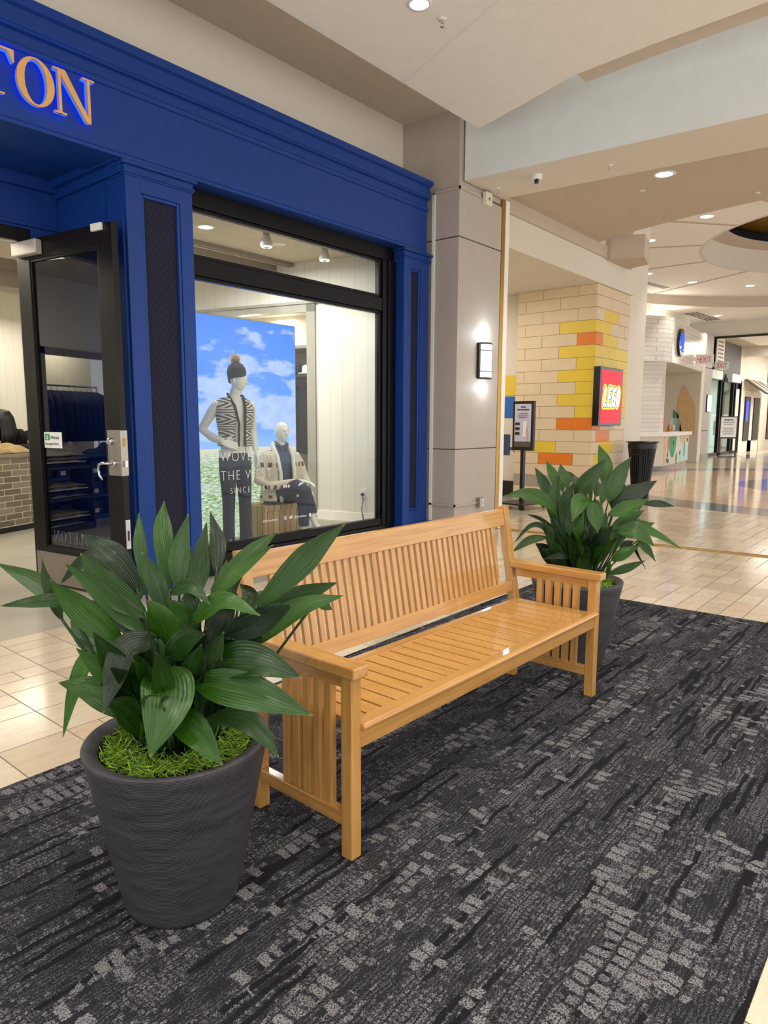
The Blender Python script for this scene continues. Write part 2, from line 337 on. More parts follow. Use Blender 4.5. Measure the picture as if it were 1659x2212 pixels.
def m_cardigan():
    n = NT('cream patterned cardigan knit'); x, y, z = n.sep(n.coord('Generated')); v = n.coord('Generated')
    b1 = n.math('LESS_THAN', n.math('ABSOLUTE', n.math('SUBTRACT', z, .72)), .045); b2 = n.math('LESS_THAN', n.math('ABSOLUTE', n.math('SUBTRACT', z, .3)), .04)
    b3 = n.math('LESS_THAN', n.math('ABSOLUTE', n.math('SUBTRACT', z, .1)), .03)
    p = n.math('GREATER_THAN', n.math('SINE', n.math('MULTIPLY', x, 60)), .1)
    a = n.math('MULTIPLY', n.math('MAXIMUM', b1, n.math('MAXIMUM', b2, b3)), p)
    n.l(n.mix(a, lin('#cfc5b2'), lin('#6b3a36')), n.b.inputs['Base Color']); n.b.inputs['Roughness'].default_value = .95; n.bump(n.noise(v, 60, 2), .5, .004); return n.m
M['cardigan'] = m_cardigan()
M['crate'] = None
def m_crate():
    n = NT('rough wooden crate'); x, y, z = n.sep(n.coord()); s = n.math('DIVIDE', n.math('ADD', x, y), .09)
    g = n.math('GREATER_THAN', n.math('ABSOLUTE', n.math('SUBTRACT', n.math('FRACT', s), .5)), .45); r = n.white(n.comb(n.math('FLOOR', s), 1.0))
    c = n.mix(r, lin('#9b7448'), lin('#c9a878')); n.l(n.mix(g, c, lin('#4e361f')), n.b.inputs['Base Color']); n.b.inputs['Roughness'].default_value = .7; return n.m
M['crate'] = m_crate()

# ------------------------------------------------------------------ mesh helpers
def meta(o, label=None, cat=None, group=None, kind=None):
    if label: o['label'] = label
    if cat: o['category'] = cat
    if group: o['group'] = group
    if kind: o['kind'] = kind
    return o
class MB:
    def __init__(s): s.v = []; s.f = []; s.g = []; s.uv = {}; s.tone = []
    def add(s, vs, fs, grain=None, tone=.5):
        b = len(s.v); s.v += [tuple(v) for v in vs]; s.f += [tuple(i+b for i in f) for f in fs]
        s.g += grain if grain else [tuple(v) for v in vs]; s.tone += tone if isinstance(tone, list) else [tone]*len(vs); return b
    def box(s, x0, x1, y0, y1, z0, z1, T=None):
        vs = [Vector((x, y, z)) for x in (x0, x1) for y in (y0, y1) for z in (z0, z1)]
        d = [abs(x1-x0), abs(y1-y0), abs(z1-z0)]; k = d.index(max(d)); o = random.uniform(0, 9)
        gr = [(v[k]+o, v[(k+1) % 3]+o, v[(k+2) % 3]) for v in vs]
        if T: vs = [T @ v for v in vs]
        s.add(vs, [(0, 1, 3, 2), (4, 6, 7, 5), (0, 4, 5, 1), (2, 3, 7, 6), (0, 2, 6, 4), (1, 5, 7, 3)], gr); return s
    def bar(s, p, q, w, h, up=(0, 0, 1)):
        p = Vector(p); q = Vector(q); t = (q-p); L = t.length; t.normalize(); u = Vector(up); a = t.cross(u)
        if a.length < 1e-4: a = t.cross(Vector((0, 1, 0)))
        a.normalize(); b = a.cross(t)
        vs = []; gr = []; o = random.uniform(0, 9)
        for k, c in ((0, p), (L, q)):
            for i, j in ((-1, -1), (1, -1), (1, 1), (-1, 1)):
                vs.append(c+a*i*w/2+b*j*h/2); gr.append((k+o, i*w/2+o, j*h/2))
        s.add(vs, [(3, 2, 1, 0), (4, 5, 6, 7), (0, 1, 5, 4), (1, 2, 6, 5), (2, 3, 7, 6), (3, 0, 4, 7)], gr); return s
    def prism(s, poly, z0, z1):
        n = len(poly); vs = [(x, y, z0) for x, y in poly]+[(x, y, z1) for x, y in poly]
        s.add(vs, [tuple(range(n-1, -1, -1)), tuple(range(n, 2*n))]+[(i, (i+1) % n, n+(i+1) % n, n+i) for i in range(n)]); return s
    def xprism(s, poly, axis, a0, a1):
        # poly in the two other axes, extruded along axis ('x': poly=(y,z); 'y': poly=(x,z))
        n = len(poly)
        mk = (lambda a, p: (a, p[0], p[1])) if axis == 'x' else (lambda a, p: (p[0], a, p[1]))
        s.add([mk(a0, p) for p in poly]+[mk(a1, p) for p in poly], [tuple(range(n-1, -1, -1)), tuple(range(n, 2*n))]+[(i, (i+1) % n, n+(i+1) % n, n+i) for i in range(n)]); return s
    def lathe(s, prof, c=(0, 0, 0), n=32, cap=True, ax=None):
        b = len(s.v); vs = []
        for r, z in prof:
            for i in range(n):
                a = 2*math.pi*i/n; p = Vector((r*math.cos(a), r*math.sin(a), z))
                if ax: p = ax @ p
                vs.append(p+Vector(c))
        fs = [(j*n+i, j*n+(i+1) % n, (j+1)*n+(i+1) % n, (j+1)*n+i) for j in range(len(prof)-1) for i in range(n)]
        if cap: fs += [tuple(range(n-1, -1, -1)), tuple((len(prof)-1)*n+i for i in range(n))]
        s.add(vs, fs)
        L = 0; ls = [0]
        for j in range(1, len(prof)): L += math.hypot(prof[j][0]-prof[j-1][0], prof[j][1]-prof[j-1][1]); ls.append(L)
        for j in range(len(prof)):
            for i in range(n): s.uv[b+j*n+i] = (i/n, ls[j])
        return s
    def tube(s, pts, rad, n=8, flat=1.0, cap=True):
        pts = [Vector(p) for p in pts]; m = len(pts); rad = rad if isinstance(rad, (list, tuple)) else [rad]*m; vs = []; prev = None
        for i, p in enumerate(pts):
            t = (pts[min(i+1, m-1)]-pts[max(i-1, 0)]).normalized()
            a = prev - t*prev.dot(t) if prev else t.cross(Vector((0, 0, 1)) if abs(t.z) < .9 else Vector((0, 1, 0)))
            a.normalize(); prev = a; b = t.cross(a); r = rad[i]; ra, rb = r if isinstance(r, tuple) else (r, r*flat)
            for k in range(n):
                an = 2*math.pi*k/n; vs.append(p+a*math.cos(an)*ra+b*math.sin(an)*rb)
        fs = [(j*n+i, j*n+(i+1) % n, (j+1)*n+(i+1) % n, (j+1)*n+i) for j in range(m-1) for i in range(n)]
        if cap: fs += [tuple(range(n-1, -1, -1)), tuple((m-1)*n+i for i in range(n))]
        s.add(vs, fs); return s
    def loft(s, rings, cap=True):
        # rings: list of (center, rx, ry) ellipses in horizontal planes, or full vertex lists
        n = 16; vs = []
        for r in rings:
            c, rx, ry = r[:3]; rot = r[3] if len(r) > 3 else 0
            for k in range(n):
                a = 2*math.pi*k/n; x, y = rx*math.cos(a), ry*math.sin(a)
                vs.append((c[0]+x*math.cos(rot)-y*math.sin(rot), c[1]+x*math.sin(rot)+y*math.cos(rot), c[2]))
        m = len(rings)
        fs = [(j*n+i, j*n+(i+1) % n, (j+1)*n+(i+1) % n, (j+1)*n+i) for j in range(m-1) for i in range(n)]
        if cap: fs += [tuple(range(n-1, -1, -1)), tuple((m-1)*n+i for i in range(n))]
        s.add(vs, fs); return s
    def make(s, name, mat, parent=None, bevel=0, smooth=False, sub=0, loc=None, rot=None, mats=None):
        me = bpy.data.meshes.new(name); me.from_pydata(s.v, [], s.f); me.update()
        me.attributes.new('grain', 'FLOAT_VECTOR', 'POINT').data.foreach_set('vector', [c for g in s.g for c in g])
        me.attributes.new('tone', 'FLOAT', 'POINT').data.foreach_set('value', s.tone)
        if s.uv:
            ul = me.uv_layers.new(name='UVMap')
            for l in me.loops: ul.data[l.index].uv = s.uv.get(l.vertex_index, (0, 0))
        me.materials.append(M[mat] if isinstance(mat, str) else mat)
        if smooth: me.polygons.foreach_set('use_smooth', [True]*len(me.polygons))
        bm = bmesh.new(); bm.from_mesh(me); bmesh.ops.recalc_face_normals(bm, faces=bm.faces); bm.to_mesh(me); bm.free()
        o = bpy.data.objects.new(name, me); COL.objects.link(o)
        if parent: o.parent = parent
        if loc: o.location = loc
        if rot: o.rotation_euler = rot
        if bevel:
            b = o.modifiers.new('bevel', 'BEVEL'); b.width = bevel; b.segments = 2; b.limit_method = 'ANGLE'; b.angle_limit = R(40)
        if sub:
            b = o.modifiers.new('sub', 'SUBSURF'); b.levels = sub; b.render_levels = sub
        return o
def part_box(name, mat, parent, *dims, bevel=0, **k):
    return MB().box(*dims).make(name, mat, parent, bevel=bevel, **k)
def empty(name, loc=(0, 0, 0), rz=0, label=None, cat=None, group=None, kind=None):
    o = bpy.data.objects.new(name, None); COL.objects.link(o); o.location = loc; o.rotation_euler = (0, 0, rz); o.empty_display_size = .1
    return meta(o, label, cat, group, kind)
def copy_tree(o, parent=None):
    c = o.copy(); COL.objects.link(c); c.parent = parent
    for ch in list(o.children): copy_tree(ch, c)
    return c
def struct(name, mb, mat, parent=None, **k):
    o = mb.make(name, mat, parent, **k)
    if not parent: o['kind'] = 'structure'
    return o
def text_mesh(name, txt, size, mat, parent, loc, rot, depth=.001, spacing=1.0, xs=1.0, align='LEFT', thin=0):
    c = bpy.data.curves.new(name+'_c', 'FONT'); c.body = txt; c.size = size; c.extrude = depth; c.space_character = spacing; c.align_x = align; c.offset = -thin
    t = bpy.data.objects.new(name+'_c', c); COL.objects.link(t); bpy.context.view_layer.update()
    me = bpy.data.meshes.new_from_object(t.evaluated_get(bpy.context.evaluated_depsgraph_get())); bpy.data.objects.remove(t)
    me.name = name; me.materials.clear(); me.materials.append(M[mat] if isinstance(mat, str) else mat)
    for v in me.vertices: v.co.x *= xs
    o = bpy.data.objects.new(name, me); COL.objects.link(o); o.parent = parent; o.location = loc; o.rotation_euler = rot; return o

# ================================================================== SETTING
struct('floor', MB().box(-5, 62, -7, 14, -.12, -.004), 'tiles')
def poly_slab(poly, z0, z1): return MB().prism(poly, z0, z1)
def arc(cx, cy, r, a0, a1, n=40): return [(cx+r*math.cos(a0+(a1-a0)*i/n), cy+r*math.sin(a0+(a1-a0)*i/n)) for i in range(n+1)]
struct('floor_carpet', poly_slab([(-4, 2.745), (-4, .27), (5.57, .30), (5.51, 2.87)], -.012, 0), 'carpet')
mb = MB().box(-5, 7.05, 4.77, 14, -.05, -.002); struct('floor_store', mb, 'grey_floor')
struct('floor_toy_store', MB().box(8.15, 13, 5.16, 10, -.05, -.002), 'grey_floor')
def m_disc(name, a, b, sc):
    n = NT(name); p = n.pos(); f = n.noise(n.mapv(p, (1, 3, 1), rot=(0, 0, .6)), sc, 5, .65)
    n.l(n.ramp(f, [(.35, lin(a)), (.65, lin(b))]), n.b.inputs['Base Color']); n.b.inputs['Roughness'].default_value = .1
    n.bump(n.noise(p, 4, 2), .05, .004); return n.m
M['peach'] = m_disc('peach terrazzo', '#d6b08c', '#e4c7a6', 1.5); M['grey_terrazzo'] = m_disc('grey terrazzo', '#6f7073', '#86878a', 3)
CX, CY = 18.7, 1.5
def ring(r0, r1, z0, z1, a0=0, a1=2*math.pi, n=96):
    m = MB(); full = abs(a1-a0-2*math.pi) < 1e-3
    vs = []
    for i in range(n+1):
        a = a0+(a1-a0)*i/n; c, s_ = math.cos(a), math.sin(a)
        for r, z in ((r0, z0), (r1, z0), (r1, z1), (r0, z1)): vs.append((CX+r*c, CY+r*s_, z))
    fs = [(4*i+k, 4*i+(k+1) % 4, 4*i+4+(k+1) % 4, 4*i+4+k) for i in range(n) for k in range(4)]
    m.add(vs, fs); return m
struct('floor_ring', ring(5.68, 6.68, -.02, -.0025), 'grey_terrazzo')
struct('floor_rotunda', MB().lathe([(5.68, -.02), (5.68, -.0025)], (CX, CY, 0), 96), 'peach')
struct('floor_medallion', MB().lathe([(2.65, -.02), (2.65, -.001)], (CX, CY, 0), 64), 'grey_terrazzo')
m = MB(); m.bar((8.12, 4.72, -.001), (8.75, -5, -.001), .035, .008); m.bar((8.22, 4.72, -.001), (8.85, -5, -.001), .02, .008)
struct('trim_1', m, 'brass')

# --- upper walls, ceilings over the near hall
struct('wall_upper', MB().box(-5, 7.1, 5.64, 5.8, 3.9, 5.2), 'paint_cream')
struct('ceiling', MB().box(-5, 8.1, 4.0, 5.8, 5.07, 5.2), 'paint_tan')
edge = [(6.87, 4.40), (6.66, 3.75), (6.43, 3.10), (6.35, 2.35), (6.30, 1.45), (6.32, .4), (6.45, -.8), (6.7, -2.2)]
struct('ceiling_slab', poly_slab([(-5, 4.40), (-5, -6)] + [(7.2, -6)] + edge[::-1], 4.65, 4.70), 'paint_white')
edge2 = [(x+.30, y) for x, y in edge[2:]]
struct('ceiling_upper_slab', poly_slab([(3, 3.04)]+[(3, -6), (7.4, -6)] + edge2[::-1], 4.70, 4.86), 'paint_tan')
struct('trim_2', MB().bar((5.53, 4.40, 4.648), (3.9, .4, 4.648), .012, .006), 'paint_bluewhite')
struct('wall_beam', poly_slab([(7.20, 4.79), (8.07, 4.79), (8.9, -5), (8.0, -5)], 4.275, 6.2), 'paint_bluewhite')
struct('ceiling_beam_soffit', poly_slab([(7.20, 4.79), (8.07, 4.79), (8.9, -5), (8.0, -5)], 4.268, 4.275), 'paint_cream')
# --- toy shop side
tan = [(8.07, 5.0), (8.9, -5), (13.5, -5)] + arc(CX, CY, 7.95, R(232), R(153.5)) + [(11.62, 5.0)]
struct('ceiling_hall', poly_slab(tan, 4.43, 4.6), 'paint_taupe')
struct('wall_bulkhead', MB().box(8.1, 13.3, 5.0, 5.12, 3.81, 4.24), 'paint_cream')
struct('wall_bulkhead_upper', MB().box(8.1, 12.0, 4.96, 5.10, 4.24, 4.43), 'paint_taupe')
struct('trim_3', poly_slab([(11.9, 5.0), (11.9, 4.9), (12.15, 4.42), (12.75, 4.55), (12.9, 5.0)], 4.22, 4.6), 'paint_taupe')
struct('ceiling_toy_store', MB().box(8.15, 12.2, 5.12, 9.5, 3.81, 3.9), 'paint_cream')
struct('wall_toy_store_side', MB().box(11.95, 12.1, 6.5, 9.5, -.05, 3.9), 'paint_cream')
struct('wall_toy_store_left', MB().box(8.07, 8.2, 4.9, 9.5, -.05, 4.4), 'paint_cream')
struct('wall_toy_store_back', MB().box(8.0, 12.1, 9.4, 9.5, -.05, 3.9), 'paint_cream')
struct('baseboard_toy', MB().box(11.9, 11.95, 6.6, 7.2, 0, .3), 'dark_plastic')
# --- rotunda ceiling
struct('ceiling_rotunda', ring(3.8, 7.4, 5.4, 5.5), 'paint_white')
mb = MB().lathe([(2.3, 6.5), (3.3, 6.25), (3.35, 6.3), (2.3, 6.58)], (CX, CY, 0), 64, cap=False); meta(mb.make('dome_reflector', 'brass', smooth=True), 'brushed gold metal ring inside the dark rotunda dome', 'dome ring')
struct('ceiling_rotunda_rim', ring(3.72, 3.8, 5.4, 5.95), 'paint_cream')
struct('ceiling_rotunda_ledge', ring(3.3, 3.8, 5.95, 6.05), 'paint_taupe')
struct('ceiling_rotunda_drum', ring(3.75, 3.9, 6.05, 7.2), 'disc_dark')
mb = MB().lathe([(3.9, 7.2), (3.0, 7.5), (.01, 7.9)], (CX, CY, 0), 64, cap=False); struct('ceiling_dome', mb, 'disc_dark')
struct('ceiling_fascia', ring(7.25, 7.4, 5.10, 5.4), 'paint_taupe')
for k, a in enumerate((90, 117, 141, 160, 176, 200, 60)):
    struct('trim_%d' % (4+k), MB().bar((CX+3.8*math.cos(R(a)), CY+3.8*math.sin(R(a)), 5.398), (CX+7.2*math.cos(R(a)), CY+7.2*math.sin(R(a)), 5.398), .07, .02), 'paint_taupe')
struct('ceiling_far', poly_slab([(21.5, 9.6), (20, 8.3)] + arc(CX, CY, 7.3, R(100), R(20), 30) + [(26, -4), (29, -4), (29, 9.6)], 5.15, 5.25), 'paint_white')
struct('wall_rotunda_left', MB().box(13.27, 14.15, 5.05, 5.35, -.05, 5.4), 'paint_cream')
struct('wall_rotunda_behind', MB().box(14.15, 19.4, 9.6, 9.8, -.05, 5.4), 'paint_cream')
struct('ceiling_rotunda_left', ring(7.38, 11, 5.02, 5.12, R(60), R(172)), 'paint_taupe')
struct('ceiling_court', MB().box(-6, 8.2, -8, 5.8, 6.2, 6.3), 'paint_white')  # unseen upper ceiling, put in to keep sky light off the beam
struct('wall_header', MB().box(28.4, 28.6, -4, 8.4, 4.62, 5.3), 'paint_cream')
struct('trim_12', MB().box(28.35, 28.42, -4, 7.9, 4.56, 4.64), 'black_metal')

# ================================================================== STRIPED-GREY COLUMN
colm = empty('column', (7.1, 4.79, 0), 0, 'tall warm grey panelled column between the blue storefront and the brass edged opening', 'column')
L = lambda *b: tuple(b)
mb = MB()
mb.box(0, .97, 0, .9, .14, 1.10).box(0, .97, 0, .9, 1.112, 3.62).box(0, .97, 0, .9, 3.635, 4.17).box(0.02, .97, .02, .9, 4.18, 5.3)
mb.make('panel', 'column_grey', colm, bevel=.003)
MB().box(.012, .95, .012, .9, 0, 4.2).make('joint', 'column_joint', colm)
MB().box(-.012, .98, -.012, .9, -.004, .14).make('base', 'column_grey', colm)
MB().box(-.02, .45, -.02, -.001, 4.155, 4.185).box(-.02, -.001, -.02, .4, 4.155, 4.185).make('conduit', 'column_grey', colm)
MB().box(-.02, .5, -.02, -.001, .395, .42).box(-.02, -.001, -.02, .4, .395, .42).make('conduit', 'column_grey', colm)
MB().box(-.02, -.001, .34, .38, .2, 4.17).make('edge_trim', 'paint_bluewhite', colm)
ob = empty('outlet_box', (7.60, 4.775, .40), 0, 'surface mounted grey double power outlet low on the grey column', 'outlet')
part_box('box', 'steel', ob, 0, .115, -.05, 0.015, -.06, .07, bevel=.004)
for z in (-.025, .035):
    MB().lathe([(.018, 0), (.018, .006)], (0, 0, 0), 16, ax=Matrix.Rotation(R(90), 3, 'X')).make('socket', 'white_plastic', ob, loc=(.057, -.05, z))
jb = empty('wall_box', (7.60, 4.79, 4.15), 0, 'small cream junction box high on the grey column under the beam', 'box')
part_box('box', 'paint_cream', jb, 0, .14, -.06, 0, -.06, .09, bevel=.005)
part_box('cover_mark', 'brass', jb, .05, .09, -.062, -.06, -.005, .03)
br = empty('edge_trim_panel', (8.07, 4.79, 0), 0, 'tall brass and white edge trim beside the grey column', 'trim')
part_box('brass_strip', 'brass', br, 0.005, .09, -.004, .06, 0, 4.27)
part_box('white_strip', 'paint_white', br, .09, .18, -.012, .06, 0, 4.27)

sc = empty('wall_sconce', (7.70, 4.79, 2.21), 0, 'lit half round wall sconce with black frame on the near grey column', 'wall lamp')
def half_cyl(r, z0, z1, n=14, y=0, ry=.1): return [(r*math.cos(math.pi+math.pi*i/n), y+ry*math.sin(math.pi+math.pi*i/n)) for i in range(n+1)]
MB().prism(half_cyl(.125, 0, 0), -.205, .205).make('diffuser', 'lit_sconce', sc)
MB().box(-.155, .155, -.035, 0, -.22, .22).make('back_plate', 'black_metal', sc, bevel=.004)
for z0, z1 in ((-.225, -.205), (-.135, -.125), (.125, .135), (.205, .225)):
    MB().prism(half_cyl(.132, 0, 0, ry=.107), z0, z1).make('band', 'black_metal', sc)
point('sconce_lamp_up', (7.70, 4.66, 2.55), 2.2, (.8, .93, 1), .06); point('sconce_lamp_low', (7.70, 4.66, 1.88), 1.5, (.8, .93, 1), .06)

# ================================================================== BLUE STOREFRONT
XF = 6.96
prof = [(5.6, 3.45), (5.145, 3.45), (5.145, 3.475), (5.16, 3.49), (5.16, 3.93), (5.145, 3.935), (5.135, 3.95), (5.135, 3.965), (5.155, 3.98), (5.155, 4.055),
        (5.12, 4.06), (5.12, 4.072), (5.105, 4.08), (5.105, 4.10), (5.115, 4.105), (5.115, 4.19), (5.085, 4.2), (5.06, 4.225), (5.06, 4.25), (5.64, 4.25)]
struct('wall_storefront', MB().xprism(prof, 'x', -5, XF), 'blue')
def pilaster(name, x0, x1, px0, px1, label, deep):
    p = empty(name, (x0, 5.17, 0), 0, label, 'pilaster'); W = x1-x0; a, b = px0-x0, px1-x0
    mb = MB(); mb.box(0, a-.03, 0, .14, .2, 3.40).box(b+.03, W, 0, .14, .2, 3.40).box(a-.03, b+.03, 0, .14, 3.235, 3.40).box(a-.03, b+.03, 0, .14, .2, .35)
    mb.box(.003, W-.003, .05, deep, .0, 3.45); mb.make('shaft', 'blue', p, bevel=.002)
    mb = MB(); mb.box(a-.03, a, .004, .05, .35, 3.235).box(b, b+.03, .004, .05, .35, 3.235).box(a, b, .004, .05, 3.205, 3.235).box(a, b, .004, .05, .35, .38)
    mb.make('panel_moulding', 'blue', p, bevel=.009)
    part_box('fabric_panel', 'weave', p, a, b, .03, .05, .38, 3.205)
    MB().box(-.012, W+.012, -.012, .2, 3.345, 3.36).box(-.02, W+.02, -.02, .2, 3.36, 3.375).box(-.008, W+.008, -.008, .2, 3.375, 3.42).box(-.035, W+.035, -.035, .2, 3.42, 3.447).make('capital', 'blue', p, bevel=.004)
    MB().box(-.02, W+.02, -.02, deep, 0, .17).box(-.012, W+.012, -.012, deep, .17, .2).make('plinth', 'blue', p, bevel=.006)
    return p
pl = pilaster('pilaster', 3.04, 3.65, 3.20, 3.50, 'wide blue pilaster with dark fabric panel between open door and window', .30)
pilaster('pilaster', 6.545, 7.03, 6.69, 6.83, 'narrow looking blue pilaster with dark panel beside grey column', .14)
# recess side of the left pilaster and header over the door
mb = MB(); mb.box(3.043, 3.45, 5.48, 6.45, 0, 3.5)
struct('wall_entry_side', mb, 'blue')
mb = MB(); mb.box(3.015, 3.04, 5.2, 6.31, 3.36, 3.44).box(3.025, 3.04, 5.2, 6.31, 3.02, 3.05).box(3.022, 3.04, 5.2, 5.32, .2, 3.02).box(3.022, 3.04, 6.2, 6.31, .2, 3.02).box(3.02, 3.04, 5.2, 6.31, 0, .2)
struct('trim_14', mb, 'blue', bevel=.003)
struct('wall_entry_header', MB().box(-5, 3.04, 6.31, 6.45, 3.07, 3.5), 'blue')
mb = MB(); mb.box(-5, 3.04, 6.24, 6.31, 3.40, 3.5).box(-5, 3.04, 6.28, 6.31, 3.09, 3.12); mb.box(2.97, 3.04, 5.2, 6.31, 3.44, 3.5).box(-5, 3.0, 5.62, 5.66, 3.46, 3.5)
struct('trim_15', mb, 'blue', bevel=.003)
struct('ceiling_entry', MB().box(-5, 3.1, 5.3, 6.45, 3.5, 3.6), 'blue')
dk = empty('ceiling_speaker', (2.22, 5.62, 3.5), 0, 'round white disc fixture in the dark blue entry ceiling', 'ceiling fixture')
MB().lathe([(.075, -.004), (.085, -.012), (.09, 0)], n=24).make('rim', 'white_plastic', dk); MB().lathe([(.07, -.016), (.07, -.003)], n=24).make('disc', 'closer', dk)
# door frame (black header and jamb)
mb = MB(); mb.box(-5, 2.80, 6.31, 6.42, 2.96, 3.07).box(2.72, 2.80, 6.31, 6.42, 0, 2.96); struct('trim_16', mb, 'bronze', bevel=.003)
struct('wall_entry_jamb', MB().box(2.80, 3.04, 6.31, 6.45, 0, 3.07), 'blue')
# --- open glazed door
door = empty('glazed_door', (2.70, 6.30, 0), math.atan2(-.989, .146), 'tall dark bronze glass door standing open beside blue pilaster', 'door')
W_ = 1.235; H0, H1 = .01, 2.94
mb = MB(); mb.box(0, .165, -.028, .028, H0, H1).box(1.055, W_, -.028, .028, H0, H1).box(.165, 1.055, -.028, .028, 2.775, H1).box(.165, 1.055, -.028, .028, H0, .34)
mb.make('frame', 'bronze', door, bevel=.004)
mb = MB()
for s in (-1, 1): mb.box(.165, .18, .004*s, .02*s, .34, 2.775).box(1.04, 1.055, .004*s, .02*s, .34, 2.775).box(.18, 1.04, .004*s, .02*s, 2.76, 2.775).box(.18, 1.04, .004*s, .02*s, .34, .355)
mb.make('glazing_bead', 'bronze', door)
gl = part_box('glass_pane', 'door_glass', door, .17, 1.05, -.003, .003, .35, 2.765)
S = -1   # side of the door that faces the shop (and the camera)
part_box('kick_plate', 'steel', door, .02, 1.0, -.031, -.028, .02, .295)['label'] = 'brushed steel kick plate'
lp = part_box('lock_plate', 'steel', door, 1.075, W_+.002, -.033, .033, 1.01, 1.37, bevel=.002)
MB().lathe([(.032, 0), (.03, .02), (.02, .03)], n=20, ax=Matrix.Rotation(R(90), 3, 'X')).make('cylinder_lock', 'chrome', lp, loc=(1.12, -.033, 1.28))
MB().lathe([(.03, 0), (.028, .015), (.016, .02), (.014, .05)], n=20, ax=Matrix.Rotation(R(90), 3, 'X')).make('lever_rose', 'chrome', lp, loc=(1.15, -.033, 1.11))
MB().tube([(1.15, -.085, 1.11), (1.08, -.088, 1.11), (1.035, -.088, 1.10), (1.02, -.088, 1.06), (1.03, -.086, 1.01), (1.06, -.08, .975)], [.012, .012, .012, .011, .01, .008], 10).make('lever_handle', 'chrome', lp, smooth=True)
part_box('latch_face', 'brass', lp, W_+.001, W_+.005, -.012, .012, 1.24, 1.31); part_box('latch_bolt', 'chrome', lp, W_, W_+.02, -.012, .012, 1.08, 1.13)
cl = part_box('door_closer', 'closer', door, .02, .36, -.095, -.03, 2.80, 2.915, bevel=.01); cl['label'] = 'silver box door closer'
MB().bar((.06, -.06, 2.925), (-.15, -.62, 2.93), .025, .008).make('closer_arm', 'steel', cl)
part_box('door_sensor', 'white_plastic', door, 1.02, 1.14, -.055, -.028, 2.885, 2.94, bevel=.005)
sk = part_box('floor_bolt', 'chrome', door, W_+.0, W_+.006, -.022, .022, .42, .66, bevel=.003); part_box('bolt_slot', 'dark_plastic', sk, W_+.005, W_+.008, -.008, .008, .49, .57)
# sticker
st = part_box('payment_sticker', 'white_card', door, .075+.12, .44, -.0065, -.0035, 1.21, 1.345)
part_box('sticker_logo', 'green', st, .21, .275, -.0085, -.0065, 1.275, 1.33, bevel=.0)
text_mesh('logo_sign', '$', .045, 'white_card', st, (.23, -.0088, 1.285), (R(90), 0, 0))
text_mesh('sticker_text', 'Afterpay', .042, 'dark_plastic', st, (.285, -.0068, 1.288), (R(90), 0, 0), xs=.82)
text_mesh('sticker_text', 'Accepted here.', .034, 'dark_plastic', st, (.208, -.0068, 1.235), (R(90), 0, 0), xs=.92)

# serif letters (unit cap height) ---------------------------------------------------
def serif(ch, m, ox, oz, S, sx, y0, y1):
    # m: MB ; draws letter polygons extruded y0..y1 ; returns advance
    t, h, sf = .17, .035, .055
    cnt = [0]
    def P(pts):
        cnt[0] += 1; e = .00013*(cnt[0] % 7)*(1 if y1 > y0 else -1); m.xprism([(ox+x*S*sx, oz+z*S) for x, z in pts], 'y', y0-e, y1+e)
    def rc(x0, x1, z0, z1): P([(x0, z0), (x1, z0), (x1, z1), (x0, z1)])
    def arcq(cx, cz, R0, R1, r0, r1, a0, a1, n=22):
        for i in range(n):
            a = a0+(a1-a0)*i/n; b = a0+(a1-a0)*(i+1)/n
            P([(cx+r0*math.cos(a), cz+r1*math.sin(a)), (cx+R0*math.cos(a), cz+R1*math.sin(a)), (cx+R0*math.cos(b), cz+R1*math.sin(b)), (cx+r0*math.cos(b), cz+r1*math.sin(b))])
    if ch == 'O': arcq(.42, .5, .42, .52, .25, .48, 0, 2*math.pi, 40); return .92
    if ch == 'T':
        rc(.3, .3+t, 0, 1); rc(.2, .57, 0, h); rc(0, .77, 1-h*1.4, 1); P([(0, 1), (.0, .74), (.03, .74), (.1, .93), (.18, 1)]); P([(.77, 1), (.77, .74), (.74, .74), (.67, .93), (.59, 1)]); return .86
    if ch == 'N':
        rc(.1, .165, 0, 1); rc(0, .27, 0, h*1.2); rc(0, .22, 1-h*1.2, 1); P([(.08, 1), (.27, 1), (.83, 0), (.765, -.02), (.72, 0), (.1, .97)]); rc(.765, .83, -.02, 1); rc(.66, .94, 1-h*1.2, 1); return 1.02
    if ch == 'E':
        rc(.1, .1+t, 0, 1); rc(0, .6, 0, h); rc(0, .58, 1-h, 1); rc(.2, .45, .49, .49+h); rc(.42, .45, .38, .64); P([(.6, h), (.64, .26), (.62, .26), (.45, h)]); P([(.58, 1-h), (.61, .78), (.59, .78), (.43, 1-h)]); return .74
    if ch == 'L':
        rc(.1, .1+t, 0, 1); rc(0, .6, 0, h); rc(0, .37, 1-h, 1); P([(.6, h), (.64, .3), (.62, .3), (.42, h)]); return .7
    if ch == 'D':
        rc(.1, .1+t, 0, 1); rc(0, .4, 0, h); rc(0, .4, 1-h, 1); arcq(.36, .5, .5, .5, .32, .465, -math.pi/2, math.pi/2); return .95
    if ch == 'P':
        rc(.1, .1+t, 0, 1); rc(0, .37, 0, h); rc(0, .36, 1-h, 1); arcq(.34, .74, .34, .26, .18, .225, -math.pi/2, math.pi/2); return .76
# mirrored name on the outer face of the glass
m = MB(); x = 0
for ch in 'PENDLETON': x += serif(ch, m, x, 0, .1, 1.0, 0, .001)*.1+.004
Wt = x
mir = m.make('door_lettering', 'white_card', door, loc=(1.0, .004, .39)); mir.scale = (-.78/Wt, 1, 1)
mir['label'] = 'white mirrored lettering low on the glass'
m = MB()
for k in range(3): m.box(.24+k*.25, .40+k*.25, .004, .005, .365, .369).box(.42+k*.25, .435+k*.25, .004, .005, .361, .374)
m.make('door_small_print', 'white_card', door)

